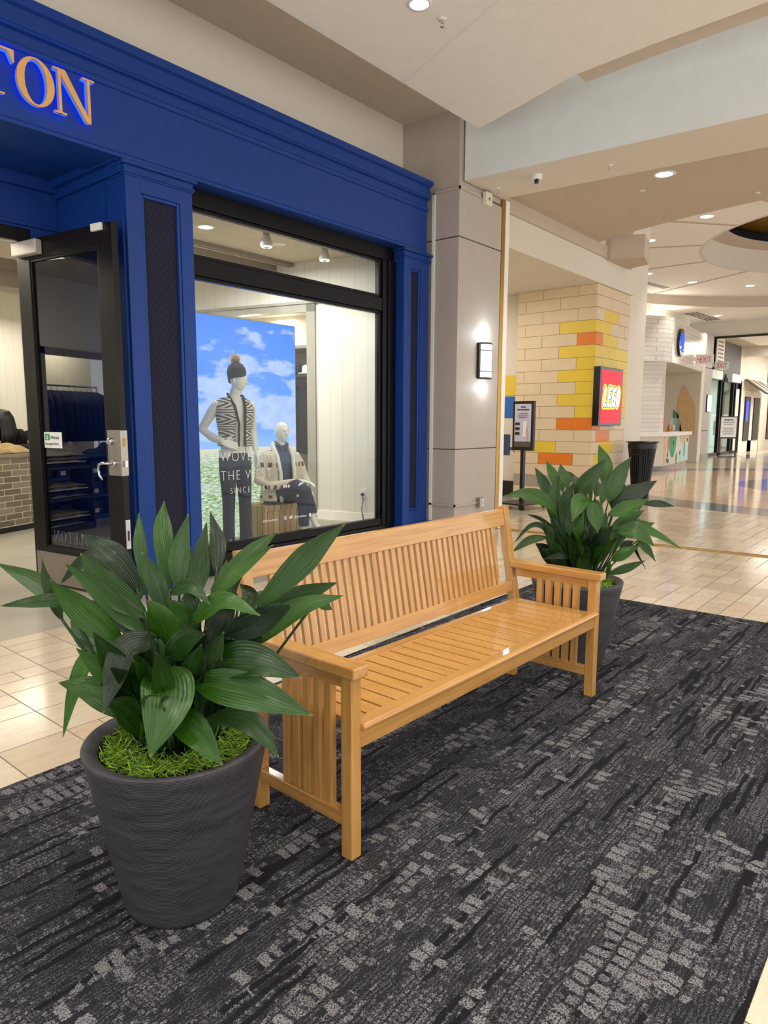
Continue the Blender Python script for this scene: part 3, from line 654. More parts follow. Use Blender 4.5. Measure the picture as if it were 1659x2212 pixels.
# --- sign letters
sg = empty('shop_sign', (0, 5.16, 3.6), 0, 'large gold serif letters with blue halo light on blue fascia', 'sign')
for ch, x0, x1 in (('T', 1.945, 2.225), ('O', 2.235, 2.49), ('N', 2.485, 2.785)):
    wd = {'T': .77, 'O': .84, 'N': .94}[ch]
    m = MB(); serif(ch, m, x0, 0, .30, (x1-x0)/(wd*.30), -.06, -.04); lt = m.make('letter', 'gold', sg)
    m = MB(); serif(ch, m, x0+.004, .003, .292, (x1-x0)/(wd*.30), -.038, -.022); m.make('halo', 'lit_blue', lt)

# --- display window
win = empty('window_1', (0, 0, 0), 0, None, None); win['kind'] = 'structure'
mb = MB()
mb.box(3.60, 6.545, 5.31, 5.42, 3.30, 3.46).box(3.60, 6.545, 5.335, 5.40, 3.27, 3.30)
mb.box(3.60, 6.41, 5.32, 5.42, 2.72, 2.87).box(3.60, 6.36, 5.335, 5.40, 2.87, 2.905).box(3.60, 6.36, 5.335, 5.40, 2.69, 2.72)
mb.box(6.41, 6.545, 5.29, 5.44, 0, 3.30).box(6.33, 6.41, 5.31, 5.42, .15, 3.30).box(6.285, 6.33, 5.335, 5.40, .28, 3.28)
mb.box(3.60, 6.41, 5.30, 5.42, .0, .20).box(3.60, 6.36, 5.325, 5.41, .20, .285).box(3.60, 3.72, 5.31, 5.42, .1, 3.3)
mb.make('window_frame', 'black_frame', win, bevel=.006)
part_box('window_pane', 'glass', win, 3.7, 6.29, 5.352, 5.358, .27, 2.70); part_box('window_pane', 'glass', win, 3.7, 6.29, 5.352, 5.358, 2.89, 3.28)
wl = empty('window_lettering', (0, 5.349, 0), 0, 'thin white lettering printed low on the display window glass', 'lettering')
for tx, x, z, s, sp in (('WOVEN IN', 4.0, 1.062, .137, 1.25), ('THE WEST', 4.0, .882, .137, 1.25), ('SINCE 1863', 4.107, .752, .083, 1.5)):
    text_mesh('text_line', tx, s, 'white_card', wl, (x, 0, z), (R(90), 0, 0), spacing=sp, depth=.0005, thin=s*.022, xs=.82 if s > .1 else .8)
text_mesh('text_line', '#MyPendleton', .035, 'white_card', wl, (4.5, 0, .43), (R(90), 0, 0), depth=.0005)
text_mesh('text_line', '@Pendleton', .035, 'white_card', wl, (4.93, 0, .43), (R(90), 0, 0), depth=.0005); text_mesh('text_line', '@Pendleton', .035, 'white_card', wl, (5.19, 0, .43), (R(90), 0, 0), depth=.0005)
m = MB()
for k in range(3): m.xprism([(4.78+k*.035, .755), (4.81+k*.035, .775), (4.78+k*.035, .795)], 'y', -.0005, .0005)
m.make('arrow_mark', 'white_card', wl)
m = MB()
for z0, z1, x0, x1 in ((.425, .429, 4.785, 4.825), (.461, .465, 4.785, 4.825), (.425, .465, 4.785, 4.789), (.425, .465, 4.821, 4.825)): m.box(x0, x1, -.0005, .0005, z0, z1)
m.make('camera_mark', 'white_card', wl); m = MB(); m.lathe([(.011, -.0005), (.011, .0005)], (4.805, 0, .445), 16, ax=Matrix.Rotation(R(90), 3, 'X')); m.xprism([(4.86, .43), (4.885, .428), (4.90, .445), (4.905, .462), (4.893, .46), (4.886, .463), (4.878, .452), (4.86, .46), (4.866, .445)], 'y', -.0005, .0005)
m.make('bird_mark', 'white_card', wl); MB().box(5.145, 5.178, -.0005, .0005, .425, .46).make('letter_mark', 'white_card', wl)

# ================================================================== INSIDE THE STORE
a_ = R(103.5); ux, uy = math.cos(a_), math.sin(a_)
def SW(t, off=0): return (6.9+ux*t+uy*off, 5.5+uy*t-ux*off)     # off>0 is away from the room
def seg(t0, t1, o0, o1): return [SW(t0, o0), SW(t1, o0), SW(t1, o1), SW(t0, o1)]
m = MB(); m.prism(seg(-.1, 1.37, 0, .12), 0, 3.55); m.prism(seg(1.37, 3.6, 0, .12), 2.9, 3.55); m.prism(seg(3.4, 6.2, 0, .12), 0, 3.55)
struct('wall_right', m, 'planks')
m = MB(); m.prism(seg(1.24, 1.37, -.03, .02), 0, 3.0); m.prism(seg(1.24, 3.4, -.03, .02), 2.88, 3.0); m.prism(seg(3.28, 3.4, -.03, .02), 0, 3.0); m.prism(seg(1.2, 3.45, -.05, .02), 2.985, 3.02)
struct('trim_17', m, 'casing')
m = MB(); m.prism(seg(1.37, 3.4, .6, .66), 0, 3.0); m.prism(seg(1.3, 1.37, .0, .66), 0, 3.0); m.prism(seg(3.28, 3.35, .0, .66), 0, 3.0); m.prism(seg(1.3, 3.35, 0, .66), 2.95, 3.0)
struct('wall_niche', m, 'planks')
ns = MB().prism(seg(1.37, 3.28, .03, .6), 2.42, 2.46).make('niche_shelf', 'store_beam'); meta(ns, 'upper empty taupe shelf in the wall niche behind the sky picture', 'shelf')
ns = MB().prism(seg(1.37, 3.28, .1, .6), 2.05, 2.078).make('niche_shelf', 'store_beam'); meta(ns, 'taupe shelf carrying the hats in the wall niche', 'shelf')
struct('trim_18', MB().prism(seg(1.37, 3.28, .5, .6), .0, 2.42), 'store_beam')
hn = empty('brim_hat', (*SW(1.45, .12), 2.08), 0, 'cream brimmed hat on the niche shelf', 'hat')
MB().lathe([(.13, 0), (.14, .012), (.08, .02)], n=20).make('brim', 'knit_white', hn, smooth=True); MB().lathe([(.082, .01), (.075, .1), (.05, .12), (.01, .115)], n=20).make('crown', 'knit_white', hn, smooth=True)
hn = empty('brim_hat', (*SW(1.65, .12), 2.08), 0, 'dark hat with rounded crown behind the cream hat on the niche shelf', 'hat')
MB().lathe([(.13, 0), (.14, .012), (.08, .02)], n=20).make('brim', 'navy_cloth', hn, smooth=True); MB().lathe([(.085, .01), (.085, .14), (.05, .18), (.01, .18)], n=20).make('crown', 'navy_cloth', hn, smooth=True)
rl = MB().tube([(*SW(1.38, .25), 1.99), (*SW(3.27, .25), 1.99)], .014, 8).make('hanging_rail', 'chrome'); meta(rl, 'chrome clothes rail under the niche shelf', 'rail')
def garment(name, x, y, z, rz, h, wd, mat, label, group=None):
    g = empty(name, (x, y, z), rz, label, 'clothing', group)
    m = MB(); m.loft([((0, 0, -h), wd*.52, .045), ((0, 0, -h*.5), wd*.47, .045), ((0, 0, -.16), wd*.5, .045), ((0, 0, -.10), wd*.42, .04), ((0, 0, -.06), wd*.2, .035)])
    for s in (-1, 1): m.tube([(s*wd*.38, 0, -.12), (s*wd*.5, 0, -.3), (s*wd*.53, .01, -h*.72)], [(.05, .05), (.05, .045), (.04, .035)], 8)
    m.make('cloth', mat, g, smooth=True)
    MB().tube([(0, 0, -.07), (0, 0, -.02), (.015, 0, 0), (.0, 0, .015), (-.015, 0, .0)], .004, 5).tube([(-wd*.36, 0, -.1), (0, 0, -.05), (wd*.36, 0, -.1)], .005, 5).make('hanger', 'chrome', g)
    return g
gx = garment('hanging_jacket', *SW(1.52, .25), 1.99, a_+R(0), 1.0, .42, 'black_cloth', 'dark jacket with white tag hanging at the near end of the niche rail')
part_box('price_tag', 'white_card', gx, -.05, .0, -.075, -.07, -.34, -.26)
for k in range(5):
    garment('hanging_jacket', *SW(1.75+k*.16, .25), 1.99, a_+R(90), 1.0, .42, 'navy_cloth' if k % 2 else 'black_cloth', 'dark garments hanging further along the niche rail behind the sky picture', 'garments on the niche rail')
# display platform, ceiling, back walls
struct('floor_platform', MB().prism([(3.66, 5.42), (6.9, 5.42), (6.62, 6.85), (3.66, 6.85)], 0, .12), 'casing')
struct('baseboard_right', MB().prism(seg(-.05, 1.24, -.02, .0), .12, .24), 'paint_white')
struct('ceiling_store', MB().box(-5, 7.0, 6.45, 13, 3.52, 3.6).box(3.45, 7.0, 5.42, 6.45, 3.52, 3.6), 'store_ceiling')
m = MB(); 
for t in (.0, .06): m.box(4.6+t*2, 6.5, 7.0+t, 7.03+t, 3.47, 3.52)
m.box(3.5, 6.75, 7.3, 7.75, 3.34, 3.52); m.box(3.45, 6.7, 6.02, 6.04, 3.50, 3.52)
struct('trim_19', m, 'store_beam')
m = MB(); m.box(2.0, 5.5, 9.8, 10.2, 3.18, 3.52).box(2.0, 5.5, 9.72, 9.8, 3.40, 3.52); struct('trim_20', m, 'store_beam')
struct('wall_back', MB().box(1.5, 6.5, 12.3, 12.4, 0, 3.55), 'planks')
struct('wall_left_store', MB().box(1.35, 1.5, 9.6, 12.4, 0, 3.55), 'planks')
m = MB(); m.box(-5, -1.75, 9.6, 9.7, 0, 3.55).box(-.35, 1.5, 9.6, 9.7, 0, 3.55).box(-1.75, -.35, 9.6, 9.7, 2.4, 3.55).box(-1.9, -.2, 10.3, 10.4, 0, 3)
struct('wall_back_left', m, 'planks')
m = MB(); m.box(-1.85, -1.75, 9.56, 9.62, 0, 2.5).box(-.35, -.25, 9.56, 9.62, 0, 2.5).box(-1.85, -.25, 9.56, 9.62, 2.4, 2.5); struct('trim_21', m, 'store_beam')
area('niche_lamp', (-1.05, 9.95, 2.85), .8, 24, (1, .9, .66), (0, 0, 0), .3)
area('niche_lamp_right', (*SW(2.2, .3), 2.9), 1.2, 16, (1, .88, .6), (0, 0, 0), .3)
m = MB(); m.box(3.2, 3.3, 11.6, 11.75, 0, 3.0).box(2.0, 3.3, 11.6, 11.75, 2.9, 3.0); struct('trim_22', m, 'casing')
fa = empty('fire_alarm', (3.72, 10.9, 2.12), 0, 'small red fire alarm pull box on the cream wall inside', 'alarm')
# pillar carrying the alarm
struct('wall_pier', MB().box(3.3, 4.3, 11.0, 11.4, 0, 3.2), 'paint_cream')
fa.location = (3.92, 11.0, 2.12); part_box('body', 'red', fa, -.06, .06, -.05, 0, -.09, .09, bevel=.006); part_box('pull_handle', 'white_plastic', fa, -.08, .03, -.065, -.05, -.01, .02)
# lights in the store ceiling
def downlight(x, y, z, r, lens, label, cat='ceiling light', group=None, pw=0, col=WARM, ang=120):
    d = empty('ceiling_light', (x, y, z), 0, label, cat, group)
    MB().lathe([(r, .004), (r*1.3, -.002), (r*1.32, .006)], n=28, cap=False).lathe([(r*1.32, .003), (r*1.3, -.006), (r, -.008), (r*.96, .002)], n=28, cap=False).make('rim', 'white_plastic', d, smooth=True)
    MB().lathe([(r*.97, -.004), (r*.97, .001)], n=28).make('lens', lens, d)
    if pw: spot('downlight_lamp', (x, y, z-.03), pw, col, ang)
    return d
def bulb_spot(x, y, z, label):
    d = empty('track_spot', (x, y, z), 0, label, 'spotlight')
    MB().lathe([(.035, -.13), (.045, -.02), (.04, 0)], n=20).make('stem', 'casing', d, smooth=True)
    MB().lathe([(.01, -.275), (.062, -.255), (.07, -.235), (.045, -.16), (.036, -.13)], n=24).make('bulb', 'white_plastic', d, smooth=True)
    MB().lathe([(.058, -.262), (.058, -.257)], n=24).make('lamp_face', 'lit_white', d)
    spot('spot_lamp', (x, y, z-.29), 14, WARM, 120)
downlight(4.73, 6.47, 3.52, .075, 'lit_white', 'lit round recessed light in the store ceiling nearest the left window edge', pw=20)
bulb_spot(5.28, 6.12, 3.62, 'left of the two bare flood bulbs seen through the transom'); bulb_spot(6.15, 6.08, 3.62, 'right of the two bare flood bulbs seen through the transom')
d = downlight(5.72, 6.42, 3.52, .07, 'white_plastic', 'unlit white disc in the store ceiling between the two bulbs')
downlight(3.75, 9.76, 3.17, .06, 'lit_white', 'small lit downlight in the taupe beam inside the doorway', pw=20)
# sky light box
lb = empty('light_box', (3.75, 6.30, .12), 0, 'tall lit picture panel of blue sky clouds and meadow in the window', 'picture')
m = MB(); b = m.add([(0, 0, 0), (2.10, 0, 0), (2.10, 0, 2.45), (0, 0, 2.45)], [(0, 1, 2, 3)]); m.uv = {0: (0, 0), 1: (1, 0), 2: (1, 1), 3: (0, 1)}
m.make('picture_face', 'stage', lb); part_box('case', 'casing', lb, -.01, 2.11, .003, .12, -.0, 2.46)
ou = empty('wall_outlet', (*SW(.53, 0), .50), a_, 'white wall outlet with black plug and cord inside the window', 'outlet')
part_box('plate', 'white_plastic', ou, -.04, .04, 0, .008, -.06, .06); MB().lathe([(.022, 0), (.02, .03)], n=12, ax=Matrix.Rotation(R(-90), 3, 'X')).make('plug', 'dark_plastic', ou, loc=(0, .008, -.01))
MB().tube([(0, .03, -.02), (-.02, .04, -.08), (.01, .03, -.2), (-.02, .03, -.36)], .006, 6).make('cord', 'dark_plastic', ou)
# counter of brick with khaki clothes and person
ct = empty('sales_counter', (0, 0, 0), 0, 'grey brick faced sales counter seen through the open doorway', 'counter')
m = MB(); m.prism([(2.6, 8.91), (4.35, 9.66), (4.18, 10.02), (2.43, 9.27)], .07, .97); m.make('brick_front', 'counter_brick', ct)
m = MB(); m.prism([(2.6, 8.88), (4.38, 9.64), (4.2, 10.05), (2.43, 9.30)], .97, 1.01); m.make('counter_top', 'store_beam', ct)
m = MB(); m.prism([(2.62, 8.93), (4.33, 9.67), (4.18, 10.0), (2.44, 9.25)], -.002, .07); m.make('plinth', 'black_metal', ct)
random.seed(5)
def cloth_pile(name, x, y, z, rz, wd, dp, h, mat, label, cat='clothing'):
    m = MB(); n = 14; vs = []
    for i in range(n+1):
        for j in range(n+1):
            u, v = i/n*2-1, j/n*2-1; e = max(0, 1-abs(u)**3)*max(0, 1-abs(v)**3)
            vs.append((u*wd/2, v*dp/2, e*h*(.75+.35*math.sin(u*7+v*3)+.2*math.sin(v*11+u*5))))
    m.add(vs, [(i*(n+1)+j, (i+1)*(n+1)+j, (i+1)*(n+1)+j+1, i*(n+1)+j+1) for i in range(n) for j in range(n)])
    o = m.make(name, mat, smooth=True, sub=1, loc=(x, y, z), rot=(0, 0, rz)); meta(o, label, cat); md = o.modifiers.new('sol', 'SOLIDIFY'); md.thickness = .01; return o
cloth_pile('folded_trousers', 3.75, 9.62, 1.015, .4, .75, .35, .11, 'khaki', 'crumpled khaki trousers lying on the brick counter')
# reflected clothes corner (left inside the shop)
rack = empty('clothes_rack', (-1.05, 9.98, 0), 0, 'chrome garment rack in the lit niche at left inside the shop', 'rack')
MB().tube([(-.65, 0, 1.98), (.65, 0, 1.98)], .015, 8).make('top_bar', 'chrome', rack)
for s in (-1, 1): MB().tube([(s*.65, 0, 0), (s*.65, 0, 1.98)], .015, 8).make('upright', 'chrome', rack)
g0 = garment('hanging_shirt', -1.6, 9.98, 1.96, R(80), .85, .45, 'navy_cloth', 'navy shirts hanging on the niche rack', 'shirts on the niche rack')
for k in range(1, 11):
    c = copy_tree(g0); c.location = (-1.6+k*.115, 9.98, 1.96); c.rotation_euler = (0, 0, R(80+random.uniform(-8, 8)))
shelf = empty('box_shelf', (-.45, 8.9, 0), R(0), 'low dark shelf unit with small white tagged boxes at left inside the shop', 'shelf')
m = MB(); m.box(-.9, .9, 0, .45, 0, .06).box(-.9, .9, 0, .45, .32, .35).box(-.9, .9, 0, .45, .62, .65).box(-.9, .9, 0, .45, .92, .95).box(-.92, -.88, 0, .45, 0, .95).box(.88, .92, 0, .45, 0, .95).box(-.9, .9, .42, .45, 0, .95); m.make('carcass', 'blue', shelf)
for z, zn in ((.06, 'bottom'), (.35, 'middle'), (.65, 'top')):
    for k in range(6):
        bx = part_box('storage_box', 'denim', None, 0, .2, 0, .3, 0, .2, loc=(-1.28+k*.29, 8.95, z)); meta(bx, 'small blue storage box with white label, %s tier, %s' % (zn, ('furthest left', 'second from left', 'third from left', 'third from right', 'second from right', 'furthest right')[k]), 'box', 'storage boxes on the low shelf')
        part_box('box_label', 'white_card', bx, .08, .16, -.003, 0, .03, .09)
wr = empty('sweater_shelf', (.48, 8.3, 0), R(0), 'dark open shelf holding folded sweaters at left inside the shop', 'shelf')
m = MB(); m.box(-.4, .4, 0, .4, 0, .08).box(-.4, .4, 0, .4, .42, .45).box(-.4, .4, 0, .4, .82, .85).box(-.4, -.37, 0, .4, 0, .85).box(.37, .4, 0, .4, 0, .85); m.make('carcass', 'black_metal', wr)
for lv, z in (('bottom', .085), ('middle', .455), ('top', .855)):
    for k in range(4):
        cloth_pile('folded_sweater', .48+random.uniform(-.02, .02), 8.5, z+k*.045, random.uniform(-.05, .05), .62, .36, .045, ('knit_white', 'khaki', 'casing', 'navy_cloth')[(k+len(lv)) % 4], '%s folded sweater, %s of the stack on the %s tier' % (('cream', 'khaki', 'grey', 'navy')[(k+len(lv)) % 4], ('bottom', 'second', 'third', 'topmost')[k], lv))
cloth_pile('folded_sweaters', -1.0, 9.1, .95, 0, .8, .35, .14, 'navy_cloth', 'dark folded sweaters piled on the low shelf'); cloth_pile('folded_sweaters', -.1, 9.1, .95, 0, .6, .35, .2, 'vest', 'patterned folded sweaters piled on the low shelf')

# ================================================================== FIGURES
def head_mesh(m, c, T, s=1.0, tone=.5):
    # head facing -y, centre c, T: rotation matrix
    n, k = 64, 48; vs = []
    for j in range(k+1):
        th = math.pi*j/k
        for i in range(n):
            ph = 2*math.pi*i/n; x, y, z = math.sin(th)*math.cos(ph), math.sin(th)*math.sin(ph), math.cos(th)
            X, Y, Z = x*.074, y*.095, z*.118
            if z < 0: X *= 1-.36*(-z)**1.6; Y = Y*(1-.12*(-z)) if y < 0 else Y*(1-.5*(-z)**1.2)
            fr = max(0, -y)
            g = lambda cx, cz, sx, sz: math.exp(-((X-cx)/sx)**2-((Z-cz)/sz)**2)*fr
            Y += .012*fr*(abs(x) < .6)*(1-abs(x))*.0
            Y -= .032*g(0, -.028, .011, .014)+.018*g(0, -.008, .009, .024)
            Y += .016*g(.03, .005, .014, .011)+.016*g(-.03, .005, .014, .011)
            Y -= .006*g(0, .028, .05, .01)+.008*g(0, -.06, .02, .006)+.004*g(0, -.071, .016, .005)-.005*g(0, -.0655, .02, .003)
            Y -= .010*g(0, -.1, .022, .018)
            vs.append(Vector(c)+T @ Vector((X*s, Y*s, Z*s)))
    m.add(vs, [(j*n+i, j*n+(i+1) % n, (j+1)*n+(i+1) % n, (j+1)*n+i) for j in range(k) for i in range(n)])
    for sx in (-1, 1):
        m.tube([Vector(c)+T @ (Vector((sx*.073, .008, .02))*s), Vector(c)+T @ (Vector((sx*.083, .014, .022))*s), Vector(c)+T @ (Vector((sx*.08, .012, -.005))*s), Vector(c)+T @ (Vector((sx*.072, .002, -.025))*s)], [.008*s, .01*s, .009*s, .006*s], 6)
def hand(m, w_, d, up, s=1.0, curl=.3, flip=1):
    # w_ wrist, d finger direction, up = back-of-hand normal
    w_ = Vector(w_); d = Vector(d).normalized(); up = Vector(up); up = (up-d*up.dot(d)).normalized(); sd = d.cross(up)*flip
    m.tube([w_-d*.02*s, w_+d*.03*s, w_+d*.085*s], [(.024*s, .017*s), (.036*s, .015*s), (.038*s, .012*s)], 10) if False else None
    a = [w_-d*.02*s, w_+d*.035*s, w_+d*.09*s]
    for k in range(-3, 4): m.tube([a[0]+sd*k*.0045*s, a[1]+sd*k*.0095*s, a[2]+sd*k*.0105*s], [.014*s, .014*s, .011*s], 6)
    for k, L in ((-1.5, .068), (-.5, .08), (.5, .085), (1.5, .075)):
        p = a[2]+sd*k*.02*s; q = [p]
        for i in range(3):
            dd = (d*math.cos(curl*(i+.5))-up*math.sin(curl*(i+.5))+sd*k*.04).normalized(); q.append(q[-1]+dd*L*s*(.42, .32, .26)[i])
        m.tube(q, [.0095*s, .009*s, .008*s, .006*s], 6)
    p = w_+d*.02*s+sd*.03*s
    m.tube([p, p+(d*.5+sd*.75-up*.15).normalized()*.04*s, p+(d*.75+sd*.6-up*.3).normalized()*.075*s], [.013*s, .0105*s, .008*s], 6)
def remesh(o, vox, smooth=4):
    r = o.modifiers.new('remesh', 'REMESH'); r.mode = 'VOXEL'; r.voxel_size = vox; r.use_smooth_shade = True
    s = o.modifiers.new('smooth', 'SMOOTH'); s.factor = .5; s.iterations = smooth; return o
# --- standing mannequin, local: feet at 0, faces -y
mq = empty('mannequin', (4.67, 5.97, .12), R(-10), 'standing white mannequin in pompom hat and patterned knit vest in the window', 'mannequin')
m = MB(); HT = Matrix.Rotation(R(34), 3, 'Z')
head_mesh(m, (.04, -.02, 1.745), HT, .98)
m.tube([(.035, .01, 1.70), (.02, .02, 1.60), (.0, .02, 1.50)], [(.052, .055), (.052, .052), (.075, .06)], 14)
m.loft([((0, .02, 1.0), .15, .10), ((0, .02, 1.2), .13, .095), ((0, .01, 1.38), .17, .11), ((0, .02, 1.48), .17, .09), ((0, .02, 1.54), .09, .06)])
for s in (-1, 1): m.tube([(s*.09, .02, 1.02), (s*.10, 0, .55), (s*.11, .03, .1), (s*.11, .0, .03)], [(.09, .1), (.06, .065), (.04, .045), (.04, .07)], 12)
hand(m, (-.185, -.10, 1.10), (.72, -.25, -.22), (-.2, -1, .1), 1.05, .25, -1)
hand(m, (.27, .06, .98), (.05, -.1, -1), (1, 0, 0), 1.0, .2, 1)
m.tube([(-.205, .03, 1.5), (-.31, .12, 1.24), (-.20, -.09, 1.11)], [.045, .036, .026], 10); m.tube([(.205, .03, 1.5), (.26, .1, 1.24), (.27, .06, 1.0)], [.045, .036, .026], 10)
remesh(m.make('body', 'skin_mann', mq, smooth=True), .0045, 2)
m = MB(); m.loft([((0, .01, .985), .165, .118), ((0, .01, 1.08), .16, .115), ((0, .01, 1.2), .148, .105), ((0, .0, 1.38), .182, .122), ((0, .015, 1.50), .19, .10), ((0.0, .02, 1.56), .10, .07)])
m.tube([(0.0, .02, 1.53), (.015, .02, 1.60), (.028, .01, 1.655)], [(.07, .068), (.06, .06), (.062, .062)], 14)
m.tube([(-.17, .02, 1.51), (-.225, .05, 1.44), (-.325, .13, 1.23), (-.26, .0, 1.15), (-.19, -.09, 1.115)], [.058, .056, .05, .045, .036], 12)
m.tube([(.17, .02, 1.51), (.22, .05, 1.44), (.27, .11, 1.22), (.28, .07, 1.0)], [.058, .054, .046, .036], 12)
remesh(m.make('turtleneck', 'knit_white', mq, smooth=True), .011, 4)
m = MB(); # vest: open front shell
def shell(m, rings, a0, a1, th=.012, n=26):
    vs = []; K = len(rings)
    for (z, rx, ry, cy, g0, g1) in rings:
        for i in range(n+1):
            a = (a0+g0)+((a1+g1)-(a0+g0))*i/n
            for t in (0, th): vs.append(((rx+t)*math.cos(a), cy+(ry+t)*math.sin(a), z))
    N2 = 2*(n+1); fs = []
    for j in range(K-1):
        for i in range(n):
            A = j*N2+2*i
            fs += [(A+1, A+3, A+N2+3, A+N2+1), (A, A+N2, A+N2+2, A+2)]
        fs += [(j*N2, j*N2+1, (j+1)*N2+1, (j+1)*N2), (j*N2+N2-2, (j+1)*N2-2+N2, (j+1)*N2-1+N2, j*N2+N2-1)]
    for j in (0, K-1): fs += [(j*N2+2*i, j*N2+2*i+1, j*N2+2*i+3, j*N2+2*i+2) for i in range(n)]
    m.add(vs, fs)
g = .2
shell(m, [(1.06, .182, .135, .01, g, -g), (1.2, .17, .125, .01, g, -g), (1.36, .2, .14, .0, g*.8, -g*.8), (1.46, .215, .128, .01, g, -g), (1.53, .19, .105, .02, g*1.6, -g*1.6), (1.575, .11, .085, .02, g*2.2, -g*2.2)], R(-82), R(262))
remesh(m.make('knit_vest', 'vest', mq, smooth=True), .008, 2)
m = MB()
for s in (-1, 1): m.tube([(s*.035, -.135, 1.06), (s*.035, -.15, 1.3), (s*.06, -.115, 1.48), (s*.085, -.03, 1.585), (s*.05, .06, 1.61)], [.014]*5, 8)
m.tube([(.03, -.15, 1.1), (.03, -.165, 1.02), (.025, -.16, .99)], .004, 6)
m.make('vest_trim', 'black_cloth', mq, smooth=True)
m = MB(); m.loft([((0, .02, .86), .17, .125), ((0, .02, .95), .172, .122), ((0, .015, 1.03), .158, .115)])
for s in (-1, 1): m.tube([(s*.085, .02, .93), (s*.092, .015, .75), (s*.097, 0, .48), (s*.10, .01, .2), (s*.10, .01, .03)], [(.098, .105), (.088, .098), (.068, .075), (.062, .068), (.066, .07)], 14)
remesh(m.make('jeans', 'denim', mq, smooth=True), .012, 3)
m = MB(); T4 = Matrix.Translation((.035, -.005, 1.745)) @ Matrix.Rotation(R(-8), 4, 'X')
prof = [(.083, .02), (.092, .03), (.095, .06), (.094, .07), (.098, .075), (.094, .12), (.075, .165), (.04, .19), (.005, .196)]; mm = MB(); mm.lathe(prof, n=40, cap=False)
hv = []
for i, v in enumerate(mm.v):
    p = Vector(v); a = math.atan2(p.y, p.x); rr = 1+.025*math.sin(a*20); p = Vector((p.x*rr, p.y*rr*1.16, p.z-.035*(p.y > .02)*(p.z < .05))); hv.append(T4 @ p)
m.add(hv, mm.f); ho = m.make('knit_hat', 'knit_grey', mq, smooth=True); sd = ho.modifiers.new('s', 'SOLIDIFY'); sd.thickness = .008
m = MB(); random.seed(2); pc = T4 @ Vector((0, 0, .232))
for k in range(900):
    d = Vector((random.gauss(0, 1), random.gauss(0, 1), random.gauss(0, 1))).normalized(); q = d.orthogonal().normalized()*.004; L_ = random.uniform(.055, .075)
    m.add([pc+d*.01+q, pc+d*.01-q, pc+d*L_], [(0, 1, 2)])
m.lathe([(.0, -.036), (.025, -.025), (.045, 0), (.03, .03), (0.0, .045)], pc, 14, cap=False); m.make('pompom', 'fur', ho)
# --- seated mannequin, local floor 0, faces -y slightly right
ms = empty('seated_mannequin', (5.31, 5.97, .12), R(-14), 'seated bald white mannequin in cream patterned cardigan on the wooden crate', 'mannequin')
m = MB(); head_mesh(m, (0, -.03, 1.20), Matrix.Rotation(R(6), 3, 'Z'), 1.0)
m.tube([(0, .0, 1.12), (0, .01, 1.05), (0, .02, .98)], [(.054, .057), (.056, .056), (.09, .06)], 14)
m.loft([((0, .06, .42), .16, .12), ((0, .05, .6), .14, .1), ((0, .02, .8), .17, .11), ((0, .02, .95), .16, .08)])
# crossed legs: left leg down, right thigh over
m.tube([(.09, .04, .45), (.06, -.35, .50), (.08, -.37, .12), (.08, -.42, .04)], [.08, .058, .036, .03], 12)
m.tube([(-.09, .04, .47), (.05, -.36, .60), (.17, -.40, .27), (.20, -.42, .17)], [.08, .06, .038, .03], 12)
m.tube([(.17, -.40, .27), (.20, -.42, .17), (.24, -.51, .10)], [(.034, .034), (.036, .036), (.03, .02)], 10)
hand(m, (.09, -.31, .665), (.55, -.6, -.18), (0, .1, 1), 1.05, .35, -1); hand(m, (.17, -.27, .62), (.3, -.5, -.7), (.6, -.3, .6), 1.05, .25, 1)
remesh(m.make('body', 'skin_mann', ms, smooth=True), .0045, 2)
m = MB(); m.loft([((0, .05, .47), .15, .11), ((0, .03, .7), .15, .115), ((0, .01, .88), .165, .118), ((0, .015, .97), .15, .09), ((0, .01, 1.02), .08, .07)]); m.tube([(0, .01, 1.0), (0, .005, 1.06)], [(.07, .07), (.066, .068)], 14)
remesh(m.make('denim_shirt', 'denim_shirt', ms, smooth=True), .01, 3)
m = MB()
for s in (-1, 1): m.tube([(s*.02, -.075, 1.0), (s*.05, -.055, 1.06), (s*.055, .03, 1.09)], [(.022, .01)]*3, 8)
m.make('shirt_collar', 'denim_shirt', ms, smooth=True)
m = MB(); g = .42
shell(m, [(.42, .235, .175, .03, g, -g), (.52, .22, .16, .03, g, -g), (.7, .205, .15, .02, g*.8, -g*.8), (.86, .225, .15, .01, g, -g), (.95, .215, .125, .015, g*1.2, -g*1.2), (1.0, .14, .1, .02, g*2, -g*2)], R(-84), R(264), .018)
for s in (-1, 1): m.tube([(s*.17, .02, .94), (s*.235, .02, .84), (s*.29, -.01, .66), (s*(.25 if s > 0 else .22), -.14, .60), (.12+.07*s, -.25, .645)], [.068, .068, .06, .056, .045], 12)
remesh(m.make('cardigan', 'cardigan', ms, smooth=True), .011, 3)
m = MB()
for s in (-1, 1): m.tube([(s*.085, -.16, .42), (s*.085, -.15, .75), (s*.1, -.10, .93), (s*.10, .0, 1.04), (s*.06, .08, 1.07)], [.022, .022, .026, .028, .028], 8)
m.make('cardigan_collar', 'knit_white', ms, smooth=True)
m = MB(); m.loft([((0, .06, .38), .19, .16), ((0, .06, .5), .18, .15)])
m.tube([(.09, .04, .46), (.07, -.30, .51), (.07, -.38, .42), (.08, -.37, .16)], [.1, .082, .072, .058], 14); m.tube([(-.09, .04, .48), (.03, -.32, .60), (.08, -.40, .56), (.15, -.41, .36), (.17, -.41, .30)], [.1, .085, .075, .06, .058], 14)
remesh(m.make('jeans', 'denim', ms, smooth=True), .012, 3)
cr = empty('wooden_crate', (5.28, 6.09, .12), R(2), 'rough wooden crate seat under the seated mannequin', 'crate')
part_box('crate_body', 'crate', cr, -.30, .30, -.19, .19, 0, .385, bevel=.006)
m = MB()
